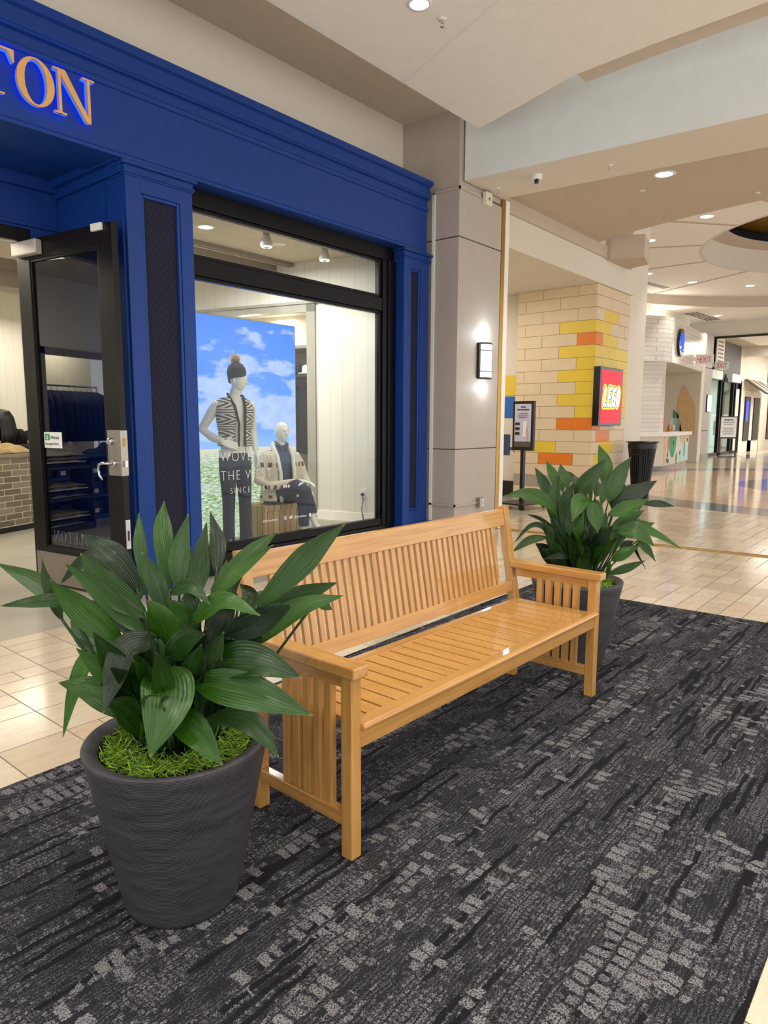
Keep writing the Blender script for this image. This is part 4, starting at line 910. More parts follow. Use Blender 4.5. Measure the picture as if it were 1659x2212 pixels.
for z in (.0, .32): m.box(-.305, .305, -.2, -.19, z, z+.065)
m.make('crate_batten', 'crate', cr, bevel=.003)
# --- person at the counter
pp = empty('person', (4.20, 10.30, 0), R(-40), 'person with long black hair in black top leaning over the brick counter', 'person')
m = MB(); HT = Matrix.Rotation(R(-42), 3, 'Z') @ Matrix.Rotation(R(24), 3, 'X')
head_mesh(m, (-.08, -.22, 1.46), HT, 1.02)
m.tube([(-.07, -.17, 1.40), (-.04, -.1, 1.30)], [.052, .06], 12); m.loft([((0, .1, 0.9), .18, .13), ((0, .06, 1.1), .17, .12), ((-.02, -.04, 1.26), .17, .09)])
for s in (-1, 1): m.tube([(s*.1, .1, .9), (s*.1, .12, .45), (s*.1, .14, .03)], [.09, .06, .045], 10); m.tube([(s*.1, .14, .04), (s*.1, .0, .03)], [.045, .035], 8)
m.tube([(.19, -.04, 1.24), (.24, -.18, 1.06), (.06, -.38, 1.07)], [.045, .036, .026], 10); m.tube([(-.21, -.04, 1.24), (-.26, -.18, 1.06), (-.16, -.42, 1.07)], [.045, .036, .026], 10)
hand(m, (.05, -.39, 1.065), (-.9, -.25, -.05), (0, 0, 1), .95, .25, 1); hand(m, (-.16, -.42, 1.065), (.3, -.9, 0), (0, 0, 1), .95, .25, -1)
remesh(m.make('body', 'skin', pp, smooth=True), .008, 3)
m = MB(); m.loft([((0, .1, .88), .2, .15), ((0, .06, 1.08), .2, .15), ((-.02, -.03, 1.24), .21, .12), ((-.03, -.06, 1.32), .13, .09)])
m.tube([(.17, -.03, 1.27), (.26, -.12, 1.14), (.24, -.22, 1.06), (.08, -.36, 1.07)], [.068, .06, .055, .045], 12); m.tube([(-.19, -.03, 1.27), (-.28, -.14, 1.12), (-.18, -.38, 1.07)], [.068, .058, .045], 12)
remesh(m.make('black_top', 'black_cloth', pp, smooth=True), .012, 3)
m = MB()
for s in (-1, 1): m.tube([(s*.1, .1, .95), (s*.1, .12, .45), (s*.1, .14, .06)], [.12, .085, .07], 12)
m.make('trousers', 'black_cloth', pp, smooth=True)
m = MB(); hc = Vector((-.08, -.22, 1.46)); random.seed(8)
for k in range(150):
    a = random.uniform(R(-62), R(242)); b = HT @ Vector((0, .0, 0)); st_ = hc+HT @ Vector((.02*math.cos(a), .015+.02*math.sin(a), .125))
    p1 = hc+HT @ Vector((.086*math.cos(a), .01+.1*math.sin(a), .06)); p2 = hc+HT @ Vector((.098*math.cos(a), .015+.108*math.sin(a), -.03))
    p3 = p2+Vector((.03*math.cos(a), .04*math.sin(a)+.01, -.16)); p4 = p3+Vector((.03*math.cos(a)+random.gauss(0, .012), .03*math.sin(a), -random.uniform(.08, .2)))
    m.tube([st_, p1, p2, p3, p4], [.009, .014, .014, .013, .004], 5)
m.make('long_hair', 'black_hair', pp, smooth=True)

# ================================================================== BENCH
bench = empty('wooden_bench', (1.558, 1.435, 0), R(-1.25), 'honey coloured slatted wooden bench with arms on the dark carpet', 'bench')
BL = 1.888; BV = .0035
def P_(name, mb, par=bench, bevel=BV, **k): return mb.make(name, 'wood', par, bevel=bevel, **k)
def lean(z): return .476+(z-.45)*.175
random.seed(1)
for x0 in (0, BL-.048):
    P_('leg', MB().box(x0, x0+.048, 0, .048, 0, .635))
    m = MB(); m.xprism([(.476, 0), (.527, 0), (.527, .45), (lean(.97)+.045, .97), (lean(.97), .975), (.476, .45)][::1], 'x', x0, x0+.048)
    m.g = [(v[2], v[0]*1+3.1+x0, v[1]) for v in m.v]; P_('leg', m)
    ax = x0-.012 if x0 == 0 else x0-.010
    P_('armrest', MB().box(ax, ax+.073, -.022, lean(.65)+.004, .632, .67), bevel=.005)
    P_('arm_rail', MB().box(x0+.012, x0+.037, .048, .49, .585, .632))
    P_('stretcher', MB().box(x0+.006, x0+.042, .048, .476, .108, .156))
    m = MB()
    for k in range(5): m.box(x0+.012, x0+.040, .108+k*.0535, .108+k*.0535+.032, .156, .59)
    P_('side_slats', m, bevel=.002)
m = MB(); m.box(.048, BL-.048, .006, .032, .378, .446); P_('front_rail', m)
m = MB(); m.xprism([(-.016, .446), (-.018, .456), (-.012, .465), (.0, .468), (.05, .463), (.05, .446)], 'x', .047, BL-.047); m.g = [(v[0], v[1]+2.7, v[2]) for v in m.v]; P_('seat_nose', m)
P_('rear_rail', MB().box(.048, BL-.048, .415, .475, .43, .463)); P_('rear_apron', MB().box(.048, BL-.048, .445, .47, .37, .43))
m = MB(); ns_ = 23; pw = (BL-.096)/ns_
for k in range(ns_): m.box(.048+k*pw+.0042, .048+(k+1)*pw-.0042, .0505, .4145, .445, .462)
P_('seat_slats', m, bevel=.002)
for z0, z1, nm in ((.866, .958, 'top_rail'), (.497, .556, 'lower_back_rail')):
    m = MB(); m.xprism([(lean(z0)+.008, z0), (lean(z0)+.034, z0), (lean(z1)+.034, z1), (lean(z1)+.008, z1)], 'x', .048, BL-.048); m.g = [(v[0]+z0*9, v[1], v[2]) for v in m.v]; P_(nm, m)
m = MB(); N_ = 38; x0 = .135; st_ = .0447
for k in range(36):
    x = x0+k*st_
    m.bar((x+.012, lean(.54)+.021, .55), (x+.012, lean(.87)+.021, .872), .0265, .017, up=(0, -1, .17))
P_('back_slats', m, bevel=.0015)

# ================================================================== POTTED PLANTS
LEAVES_NEAR = [
([(1.047, 1.831, 0.47), (0.942, 2.0, 0.879), (0.897, 2.097, 0.957), (0.825, 2.22, 1.018)],0.0578,0.2),
([(1.035, 1.82, 0.47), (0.912, 1.948, 0.902), (0.879, 1.953, 0.936), (0.813, 1.991, 0.937), (0.753, 2.022, 0.934)],0.0346,0.1),
([(1.044, 1.805, 0.47), (0.897, 1.971, 0.875), (0.87, 1.973, 0.981), (0.849, 1.966, 1.069)],0.044,0.5),
([(1.045, 1.771, 0.47), (0.99, 1.79, 0.802), (0.892, 1.83, 0.928), (0.812, 1.844, 1.027)],0.0742,0.1),
([(1.083, 1.748, 0.47), (1.058, 1.779, 0.825), (1.001, 1.836, 0.903), (0.949, 1.888, 0.986), (0.896, 1.936, 1.047)],0.049,0.3),
([(1.108, 1.782, 0.47), (1.065, 1.838, 0.941), (1.027, 1.906, 1.047), (0.975, 1.981, 1.112)],0.0805,-0.2),
([(1.102, 1.763, 0.47), (1.063, 1.795, 0.879), (0.987, 1.875, 0.975), (0.939, 1.921, 1.07)],0.0742,0.15),
([(1.092, 1.833, 0.47), (1.054, 1.972, 0.991), (1.058, 2.042, 1.024), (1.039, 2.128, 0.995), (1.01, 2.215, 0.921)],0.0534,0.3),
([(1.115, 1.804, 0.47), (1.104, 1.861, 0.956), (1.129, 1.918, 1.083), (1.154, 1.966, 1.161)],0.039,0.2),
([(1.116, 1.752, 0.47), (1.114, 1.754, 0.869), (1.096, 1.789, 0.982), (1.074, 1.822, 1.066)],0.0566,-0.3),
([(1.138, 1.757, 0.47), (1.153, 1.809, 0.936), (1.176, 1.854, 1.058), (1.196, 1.895, 1.137), (1.22, 1.925, 1.196)],0.0616,0.1),
([(1.141, 1.751, 0.47), (1.154, 1.76, 0.944), (1.176, 1.781, 1.054), (1.213, 1.787, 1.169)],0.0541,-0.3),
([(1.147, 1.721, 0.47), (1.197, 1.732, 0.927), (1.235, 1.759, 1.028), (1.276, 1.783, 1.139)],0.066,0.4),
([(1.189, 1.725, 0.47), (1.254, 1.711, 0.992), (1.296, 1.759, 1.073), (1.322, 1.828, 1.161)],0.0453,-0.2),
([(1.171, 1.729, 0.47), (1.223, 1.693, 0.941), (1.324, 1.635, 1.044), (1.401, 1.597, 1.111)],0.0578,0.2),
([(1.159, 1.722, 0.47), (1.198, 1.675, 0.92), (1.265, 1.613, 1.011), (1.337, 1.542, 1.086)],0.0377,-0.4),
([(1.182, 1.664, 0.47), (1.269, 1.553, 0.898), (1.352, 1.459, 1.025), (1.389, 1.407, 1.089), (1.436, 1.344, 1.157)],0.0704,-0.25),
([(1.193, 1.674, 0.47), (1.295, 1.565, 0.894), (1.384, 1.476, 0.933), (1.462, 1.4, 0.971)],0.0528,-0.2),
([(1.18, 1.66, 0.47), (1.233, 1.591, 0.77), (1.353, 1.463, 0.897), (1.442, 1.356, 0.942)],0.0629,0.2),
([(1.138, 1.668, 0.47), (1.189, 1.601, 0.83), (1.244, 1.485, 0.885), (1.276, 1.397, 0.94)],0.0704,0.1),
([(1.211, 1.662, 0.47), (1.425, 1.456, 0.909), (1.463, 1.458, 0.891), (1.499, 1.461, 0.868)],0.0283,0),
([(1.115, 1.731, 0.47), (1.106, 1.736, 0.95), (1.129, 1.663, 0.978), (1.14, 1.59, 0.936)],0.039,0.3),
([(1.123, 1.703, 0.47), (1.131, 1.667, 0.869), (1.167, 1.567, 0.943), (1.203, 1.448, 0.916)],0.0516,0.3),
([(1.095, 1.725, 0.47), (1.079, 1.704, 0.798), (1.05, 1.674, 0.88), (0.997, 1.673, 0.964)],0.0974,-0.3),
([(1.128, 1.724, 0.47), (1.137, 1.68, 0.859), (1.103, 1.68, 0.91), (1.065, 1.683, 0.949)],0.044,0.2),
([(1.098, 1.731, 0.47), (1.065, 1.694, 0.775), (1.068, 1.602, 0.841), (1.066, 1.511, 0.883)],0.0679,0.4),
([(1.095, 1.743, 0.47), (1.046, 1.716, 0.826), (0.97, 1.731, 0.82), (0.913, 1.709, 0.744), (0.86, 1.683, 0.678)],0.0786,-0.2),
([(1.084, 1.733, 0.47), (1.033, 1.75, 0.646), (0.95, 1.806, 0.733), (0.877, 1.85, 0.819)],0.066,0.3),
([(1.077, 1.806, 0.47), (1.006, 1.858, 0.747), (0.953, 1.918, 0.757), (0.909, 1.943, 0.66), (0.872, 1.952, 0.527)],0.0453,0.2),
([(1.079, 1.77, 0.47), (1.008, 1.805, 0.581), (0.94, 1.878, 0.667), (0.866, 1.948, 0.697)],0.0742,0.2),
([(1.095, 1.698, 0.47), (1.055, 1.669, 0.756), (0.995, 1.596, 0.694), (0.908, 1.544, 0.584)],0.1289,0.1),
([(1.141, 1.683, 0.47), (1.149, 1.611, 0.756), (1.2, 1.473, 0.777), (1.246, 1.331, 0.753)],0.0974,0.3),
([(1.102, 1.676, 0.47), (1.1, 1.629, 0.715), (1.159, 1.444, 0.708), (1.217, 1.256, 0.676)],0.0943,0.2),
([(1.1, 1.713, 0.47), (1.057, 1.65, 0.622), (1.047, 1.535, 0.603), (1.038, 1.413, 0.556)],0.0767,-0.1),
([(1.111, 1.694, 0.47), (1.131, 1.62, 0.586), (1.182, 1.522, 0.604), (1.204, 1.448, 0.567), (1.21, 1.389, 0.518)],0.0553,0.2),
([(1.138, 1.683, 0.47), (1.17, 1.64, 0.75), (1.228, 1.553, 0.812), (1.272, 1.478, 0.858)],0.039,0.3),
([(1.189, 1.698, 0.47), (1.291, 1.632, 0.853), (1.341, 1.66, 0.904), (1.354, 1.727, 0.935)],0.0503,0.5),
([(1.195, 1.675, 0.47), (1.267, 1.629, 0.885), (1.275, 1.669, 0.929), (1.322, 1.665, 0.981)],0.044,0.5),
([(1.201, 1.657, 0.47), (1.297, 1.588, 0.86), (1.373, 1.549, 0.91), (1.442, 1.51, 0.93)],0.044,0.0),
([(1.082, 1.803, 0.47), (1.027, 1.893, 0.77), (0.985, 1.99, 0.799), (0.969, 2.067, 0.882)],0.0754,0.2),
([(1.075, 1.846, 0.47), (1.001, 1.945, 0.765), (0.992, 2.028, 0.817), (0.99, 2.1, 0.858)],0.0692,0.1),
([(1.097, 1.784, 0.47), (1.074, 1.807, 0.789), (1.044, 1.868, 0.862), (1.017, 1.915, 0.885)],0.0629,0.3),
([(1.125, 1.686, 0.47), (1.15, 1.651, 0.577), (1.148, 1.656, 0.642), (1.163, 1.638, 0.688)],0.0629,0.4),
([(1.134, 1.693, 0.47), (1.15, 1.67, 0.618), (1.154, 1.682, 0.699), (1.152, 1.702, 0.786)],0.0377,0.2),
([(1.144, 1.703, 0.47), (1.199, 1.667, 0.782), (1.239, 1.656, 0.86), (1.277, 1.642, 0.913)],0.0754,0.2),
([(1.136, 1.728, 0.47), (1.153, 1.739, 0.81), (1.184, 1.747, 0.881), (1.193, 1.779, 0.94)],0.0754,0.1),
([(1.139, 1.717, 0.47), (1.197, 1.666, 0.736), (1.269, 1.624, 0.826), (1.328, 1.586, 0.866)],0.0692,0.2),
([(1.102, 1.779, 0.47), (1.096, 1.799, 0.772), (1.074, 1.873, 0.855), (1.06, 1.938, 0.939)],0.0692,0.1),
([(1.104, 1.782, 0.47), (1.064, 1.844, 0.692), (1.046, 1.929, 0.757), (1.022, 2.02, 0.811)],0.0692,0.1),
([(1.134, 1.731, 0.47), (1.159, 1.721, 0.707), (1.213, 1.709, 0.762), (1.243, 1.726, 0.818)],0.0692,0.3),
([(1.1, 1.762, 0.47), (1.071, 1.785, 0.717), (1.107, 1.758, 0.792), (1.126, 1.742, 0.829)],0.0566,0.2),
([(1.085, 1.787, 0.47), (1.043, 1.84, 0.606), (1.028, 1.907, 0.646), (1.019, 1.964, 0.675)],0.0629,0.2),
([(1.168, 1.702, 0.47), (1.202, 1.657, 0.644), (1.257, 1.644, 0.698), (1.327, 1.609, 0.741)],0.0692,0.2),
([(1.154, 1.716, 0.47), (1.205, 1.675, 0.585), (1.27, 1.667, 0.58), (1.347, 1.638, 0.541)],0.0377,0.2),
([(1.094, 1.793, 0.47), (1.084, 1.874, 0.905), (1.107, 1.92, 0.96), (1.154, 1.934, 1.004)],0.0629,0.3),
([(1.11, 1.809, 0.47), (1.07, 1.894, 0.812), (1.043, 2.016, 0.848), (1.042, 2.105, 0.881)],0.0629,0.3),
([(1.178, 1.685, 0.47), (1.251, 1.653, 0.804), (1.332, 1.621, 0.819), (1.41, 1.592, 0.834)],0.0566,-0.2),
([(1.154, 1.758, 0.47), (1.207, 1.778, 0.937), (1.248, 1.841, 0.988), (1.291, 1.902, 1.036)],0.0377,0.1),
([(1.171, 1.726, 0.47), (1.269, 1.703, 0.938), (1.317, 1.754, 0.968), (1.365, 1.806, 0.998)],0.0377,0.3),
([(1.192, 1.683, 0.47), (1.277, 1.644, 0.827), (1.357, 1.639, 0.898), (1.437, 1.621, 0.906)],0.044,0.4),
([(1.064, 1.734, 0.47), (0.992, 1.731, 0.534), (0.965, 1.675, 0.602), (0.944, 1.615, 0.684)],0.0138,0.1),
([(1.086, 1.713, 0.47), (1.038, 1.692, 0.501), (1.014, 1.649, 0.549), (0.993, 1.603, 0.602)],0.0113,0.1)]
LEAVES_FAR = [
([(3.827, 1.751, 0.47), (3.779, 1.815, 0.893), (3.717, 1.874, 0.982), (3.632, 1.951, 1.027), (3.534, 2.033, 1.02)],0.0825,0.2),
([(3.845, 1.782, 0.47), (3.81, 1.882, 0.996), (3.81, 1.925, 1.082), (3.801, 1.981, 1.175)],0.0626,0.2),
([(3.854, 1.76, 0.47), (3.85, 1.816, 1.042), (3.82, 1.868, 1.122), (3.803, 1.909, 1.22)],0.0677,-0.2),
([(3.898, 1.77, 0.47), (3.892, 1.812, 1.054), (3.909, 1.846, 1.118), (3.929, 1.879, 1.194)],0.0699,0.2),
([(3.919, 1.73, 0.47), (3.948, 1.76, 1.076), (3.956, 1.809, 1.11), (3.97, 1.853, 1.152)],0.0442,0.2),
([(3.87, 1.722, 0.47), (3.855, 1.739, 1.017), (3.873, 1.674, 1.108), (3.92, 1.585, 1.242)],0.0994,0.1),
([(3.938, 1.669, 0.47), (4.03, 1.632, 1.063), (4.056, 1.653, 1.194), (4.063, 1.696, 1.313)],0.0847,0.1),
([(3.934, 1.679, 0.47), (4.019, 1.601, 0.977), (4.068, 1.571, 1.123), (4.131, 1.521, 1.242)],0.092,-0.1),
([(3.956, 1.656, 0.47), (4.027, 1.558, 0.95), (4.104, 1.458, 1.04), (4.167, 1.371, 1.107)],0.0847,0.1),
([(3.929, 1.647, 0.47), (3.97, 1.578, 0.902), (4.02, 1.467, 0.951), (4.057, 1.372, 1.009)],0.0795,0.2),
([(3.952, 1.646, 0.47), (4.156, 1.444, 0.963), (4.224, 1.372, 0.962), (4.292, 1.298, 0.947)],0.0427,0.2),
([(3.94, 1.663, 0.47), (3.999, 1.57, 0.819), (4.062, 1.486, 0.879), (4.111, 1.418, 0.932)],0.0699,0.3),
([(3.964, 1.625, 0.47), (4.096, 1.476, 0.876), (4.128, 1.419, 0.819), (4.185, 1.334, 0.769), (4.253, 1.231, 0.698)],0.0552,0.2),
([(3.933, 1.636, 0.47), (3.991, 1.522, 0.806), (4.011, 1.428, 0.817), (4.028, 1.319, 0.735)],0.0994,0.1),
([(3.95, 1.626, 0.47), (4.104, 1.45, 0.744), (4.137, 1.401, 0.693), (4.165, 1.352, 0.619)],0.0457,0.2),
([(3.916, 1.628, 0.47), (3.962, 1.543, 0.634), (3.984, 1.476, 0.684), (4.019, 1.394, 0.74)],0.0626,0.2),
([(3.924, 1.656, 0.47), (3.949, 1.553, 0.553), (4.002, 1.457, 0.595), (4.046, 1.374, 0.643)],0.0457,0.3),
([(3.883, 1.697, 0.47), (3.883, 1.682, 1.012), (3.802, 1.69, 0.975), (3.717, 1.691, 0.881)],0.0957,0.1),
([(3.913, 1.689, 0.47), (3.927, 1.647, 0.989), (3.88, 1.623, 0.9), (3.843, 1.587, 0.806)],0.0884,0.3),
([(3.83, 1.791, 0.47), (3.742, 1.855, 0.768), (3.652, 1.929, 0.749), (3.562, 1.992, 0.683)],0.0457,0.2),
([(3.822, 1.779, 0.47), (3.75, 1.857, 0.766), (3.733, 1.877, 0.829), (3.674, 1.935, 0.834), (3.593, 1.997, 0.732)],0.0309,0.3),
([(3.843, 1.773, 0.47), (3.791, 1.841, 0.819), (3.744, 1.908, 0.873), (3.698, 1.968, 0.899)],0.0206,0.2),
([(3.85, 1.698, 0.47), (3.837, 1.683, 0.642), (3.742, 1.742, 0.674), (3.624, 1.819, 0.656)],0.0457,0.2),
([(3.863, 1.684, 0.47), (3.822, 1.67, 0.653), (3.769, 1.671, 0.792), (3.748, 1.634, 0.941)],0.053,0.1),
([(3.838, 1.751, 0.47), (3.816, 1.781, 0.781), (3.822, 1.791, 0.965), (3.865, 1.747, 1.1)],0.081,0.2),
([(3.845, 1.75, 0.47), (3.818, 1.785, 0.862), (3.776, 1.834, 1.009), (3.79, 1.815, 1.147)],0.0677,0.3),
([(3.92, 1.673, 0.47), (3.972, 1.626, 0.964), (3.975, 1.617, 1.061), (3.977, 1.605, 1.134)],0.0589,0.3),
([(3.972, 1.649, 0.47), (4.051, 1.582, 0.939), (4.133, 1.527, 1.025), (4.211, 1.469, 1.076)],0.0847,-0.2),
([(3.838, 1.746, 0.47), (3.793, 1.797, 0.671), (3.767, 1.835, 0.752), (3.753, 1.855, 0.818)],0.0699,0.2),
([(3.863, 1.742, 0.47), (3.834, 1.785, 0.666), (3.845, 1.828, 0.81), (3.817, 1.916, 0.955)],0.081,0.1),
([(3.874, 1.731, 0.47), (3.876, 1.728, 0.712), (3.878, 1.766, 0.858), (3.889, 1.793, 1.003)],0.0884,0.2),
([(3.9, 1.684, 0.47), (3.936, 1.636, 0.67), (3.937, 1.666, 0.816), (3.94, 1.698, 0.991)],0.0957,0.1),
([(3.921, 1.655, 0.47), (3.945, 1.601, 0.658), (3.944, 1.606, 0.777), (3.965, 1.591, 0.924)],0.0884,0.3),
([(3.92, 1.648, 0.47), (3.998, 1.578, 0.669), (4.046, 1.557, 0.77), (4.112, 1.511, 0.857)],0.0884,0.2),
([(3.959, 1.654, 0.47), (4.039, 1.566, 0.709), (4.111, 1.537, 0.794), (4.224, 1.454, 0.85)],0.0589,0.2),
([(3.89, 1.698, 0.47), (3.92, 1.683, 0.667), (3.944, 1.717, 0.855), (4.005, 1.704, 1.015)],0.0736,0.3),
([(3.865, 1.741, 0.47), (3.867, 1.771, 0.708), (3.933, 1.759, 0.837), (3.97, 1.78, 0.952)],0.081,0.3),
([(3.95, 1.666, 0.47), (4.066, 1.586, 0.914), (4.122, 1.591, 1.014), (4.194, 1.568, 1.071)],0.081,0.2),
([(3.947, 1.715, 0.47), (4.003, 1.68, 1.002), (4.044, 1.691, 1.051), (4.089, 1.696, 1.085)],0.0663,0.2),
([(3.961, 1.652, 0.47), (4.145, 1.428, 0.741), (4.128, 1.463, 0.687), (4.172, 1.41, 0.562)],0.0162,0.2),
([(3.878, 1.641, 0.47), (3.909, 1.558, 0.529), (3.882, 1.528, 0.604), (3.841, 1.514, 0.671)],0.0331,0.2),
([(3.972, 1.651, 0.47), (4.141, 1.462, 0.858), (4.192, 1.427, 0.833), (4.244, 1.398, 0.844)],0.0331,0.2),
([(3.898, 1.713, 0.47), (3.926, 1.676, 0.965), (3.916, 1.674, 1.046), (3.905, 1.672, 1.124)],0.0221,0.2),
([(3.956, 1.647, 0.47), (4.048, 1.53, 0.668), (4.092, 1.511, 0.709), (4.139, 1.485, 0.736)],0.0515,0.2),
([(3.857, 1.706, 0.47), (3.843, 1.71, 0.645), (3.83, 1.716, 0.75), (3.837, 1.701, 0.868)],0.0589,0.3),
([(3.881, 1.672, 0.47), (3.886, 1.637, 0.648), (3.888, 1.605, 0.755), (3.88, 1.583, 0.846)],0.0663,0.3)]
def bez(pts, n):
    # catmull-rom through points
    P = [Vector(p) for p in pts]; P = [P[0]*2-P[1]]+P+[P[-1]*2-P[-2]]; out = []
    segs = len(P)-3
    for i in range(n+1):
        t = i/n*segs; k = min(int(t), segs-1); f = t-k; a, b, c, d = P[k:k+4]
        out.append(.5*((2*b)+(c-a)*f+(2*a-5*b+4*c-d)*f*f+(3*b-a-3*c+d)*f**3))
    return out
def add_leaf(mb, pts, wd, tilt, c, tone, face):
    # pts: blade base .. tip (local), wide cross section facing 'face'
    n = 18; sp = bez(pts, n); ph = random.uniform(0, 6); amp = random.uniform(.05, .16); fold = random.uniform(.2, .6)
    b = len(mb.v); vs = []; prevS = None; cols = 6
    for i, p in enumerate(sp):
        t = i/n; T = (sp[min(i+1, n)]-sp[max(i-1, 0)]).normalized()
        f = face+Vector((math.sin(ph)*.25, math.cos(ph*1.7)*.25, .35)); f = f.normalized()
        S = T.cross(f)
        if S.length < .15 and prevS: S = prevS
        S.normalize()
        if prevS: S = (S*.4+prevS*.6); S = (S-T*S.dot(T)).normalized()
        prevS = S; Nn = S.cross(T).normalized()
        rot = tilt*1.6*(t-.3); S2 = S*math.cos(rot)+Nn*math.sin(rot); N2 = Nn*math.cos(rot)-S*math.sin(rot)
        prof = max(.0, math.sin(math.pi*min(1, t*.97+.03)**.82))**1.05
        hw = wd*.54*prof+.0012
        for k in range(cols+1):
            u = k/cols*2-1
            z = fold*hw*(abs(u)**1.3)*(1-.5*t)+amp*hw*math.sin(t*9+ph+u*2)*abs(u)
            vs.append(p+S2*u*hw+N2*z)
    W1 = cols+1
    mb.add(vs, [(i*W1+k, i*W1+k+1, (i+1)*W1+k+1, (i+1)*W1+k) for i in range(n) for k in range(cols)], tone=tone)
    for i in range(n+1):
        for k in range(W1): mb.uv[b+i*W1+k] = (k/cols+ph, i/n)
def planter(name, cx, cy, leaves, label, seed, extra):
    random.seed(seed)
    r = empty(name, (cx, cy, 0), 0, label, 'potted plant')
    pot = MB().lathe([(.150, .002), (.168, .004), (.173, .018), (.267, .495), (.270, .505), (.266, .512), (.258, .513), (.226, .497), (.222, .48), (.216, .44), (.02, .43)], n=72, cap=False).make('planter', 'planter', r, smooth=True)
    m = MB(); vs = [(0, 0, .47)]; 
    m.lathe([(.217, .455), (.15, .475), (.08, .48), (.01, .482)], n=40, cap=True).make('soil', 'soil', r, smooth=True)
    m = MB()
    for k in range(3600):
        a = random.uniform(0, 2*math.pi); rr = math.sqrt(random.uniform(.095**2, .215**2)); rr = rr if random.random() < .85 else rr*.8
        hh = .468+.022*math.exp(-((rr-.17)/.05)**2); p = Vector((rr*math.cos(a), rr*math.sin(a), hh+random.uniform(-.008, .012)))
        d = Vector((random.gauss(0, 1), random.gauss(0, 1), random.gauss(.25, .5))).normalized(); q = [p]
        curl = Vector((random.gauss(0, 1), random.gauss(0, 1), random.gauss(0, .8))).normalized()
        L_ = random.uniform(.006, .013)
        for i in range(4): d = (d+curl*random.uniform(.3, .8)).normalized(); q.append(q[-1]+d*L_)
        if max(math.hypot(v.x, v.y) for v in q) > .228: continue
        sd = d.orthogonal().normalized()*.0011; vs = []
        for v in q: vs += [v-sd, v+sd]
        m.add(vs, [(2*i, 2*i+1, 2*i+3, 2*i+2) for i in range(4)], tone=random.random())
    ms_ = m.make('moss', 'moss', r); ms_['kind'] = 'stuff'
    fm = MB(); sm = MB(); face = Vector((-.7675, -.641, .15)); c0 = Vector((cx, cy, 0))
    for P, wd, tilt in leaves:
        P = [Vector(p)-c0 for p in P]; stem, bl = P[0], P[1:]
        tone = min(1, max(0, random.gauss(.36, .24))); add_leaf(fm, bl, wd, tilt, c0, tone, face)
        mid = (stem+bl[0])/2+Vector((0, 0, .02)); base = Vector((stem.x*.9, stem.y*.9, .46)); k_ = bl[0]+(bl[1]-bl[0])*.08
        if bl[0].z > .47: sm.tube(bez([base, mid, bl[0], k_], 8), [.0042]*6+[.004, .0035, .003], 6)
    for k in range(extra):   # inner upright leaves that fill the clump
        a = random.uniform(0, 2*math.pi); r0 = random.uniform(.02, .08); H = random.uniform(.22, .42); out = random.uniform(.05, .22)
        s = Vector((r0*math.cos(a), r0*math.sin(a), .48)); b0 = s+Vector((out*.3*math.cos(a), out*.3*math.sin(a), H*.35)); tip = s+Vector((out*math.cos(a), out*math.sin(a), H)); mid = (b0+tip)/2+Vector((0, 0, .03))
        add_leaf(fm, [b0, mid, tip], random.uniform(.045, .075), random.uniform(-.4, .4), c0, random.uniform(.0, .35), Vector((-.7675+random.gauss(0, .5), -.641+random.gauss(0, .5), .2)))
        sm.tube([s, (s+b0)/2, b0], .004, 6)
    for k in range(40):
        a = random.uniform(0, 2*math.pi); r0 = random.uniform(.01, .09); s = Vector((r0*math.cos(a), r0*math.sin(a), .46)); sm.tube([s, s+Vector((r0*math.cos(a)*.6, r0*math.sin(a)*.6, random.uniform(.1, .22)))], .004, 5)
    fm.make('foliage', 'leaf', r, smooth=True); sm.make('stems', 'stem', r, smooth=True)
    return r
planter('potted_plant', 1.116, 1.738, LEAVES_NEAR, 'large broad leaved green plant in charcoal planter, nearest the camera left of the bench', 11, 60)
planter('potted_plant', 3.88, 1.72, LEAVES_FAR, 'dark green broad leaved plant in charcoal planter behind the far end of the bench', 12, 45)

# ================================================================== CEILING FITTINGS
def sprinkler(x, y, z, label):
    d = empty('sprinkler', (x, y, z), 0, label, 'sprinkler')
    MB().lathe([(.036, 0), (.034, -.008), (.012, -.01)], n=20).make('escutcheon', 'white_plastic', d, smooth=True)
    m = MB(); m.tube([(0, 0, -.005), (0, 0, -.03)], .008, 8); m.tube([(-.012, 0, -.028), (-.014, 0, -.045), (0, 0, -.058)], .0028, 5); m.tube([(.012, 0, -.028), (.014, 0, -.045), (0, 0, -.058)], .0028, 5); m.lathe([(.017, -.06), (.017, -.057)], n=14); m.make('head', 'chrome', d, smooth=True)
dl0 = downlight(4.62, 3.52, 4.65, .075, 'lit_cool', 'round recessed light at the top edge of the photo in the white ceiling slab', pw=30, col=NEUT)
for k, (hx, hy) in enumerate(((-1.2, 1.6), (.6, .1), (3.0, .1), (1.6, 2.6), (-1.2, -1.8), (1.6, -2.2), (4.2, -2.2), (4.9, 1.2))):
    downlight(hx, hy, 4.65, .11, 'lit_cool', 'recessed lights in the white ceiling slab above and behind the viewer', group='slab downlights')
sprinkler(4.90, 3.50, 4.65, 'sprinkler head beside the recessed light in the white ceiling slab')
sprinkler(7.78, 3.27, 4.27, 'sprinkler head under the pale beam, right of the dome camera'); sprinkler(7.67, 4.62, 4.27, 'sprinkler head under the pale beam close to the grey column')
downlight(8.94, 3.06, 4.43, .10, 'lit_cool', 'big recessed light in the taupe ceiling just beyond the beam', pw=60, col=NEUT)
sprinkler(9.38, 3.48, 4.43, 'sprinkler head in the taupe ceiling below the big recessed light')
sprinkler(10.4, 2.35, 4.43, 'sprinkler head at the right edge of the taupe ceiling')
dc = empty('dome_camera', (7.56, 4.04, 4.27), 0, 'white dome security camera under the pale beam', 'camera')
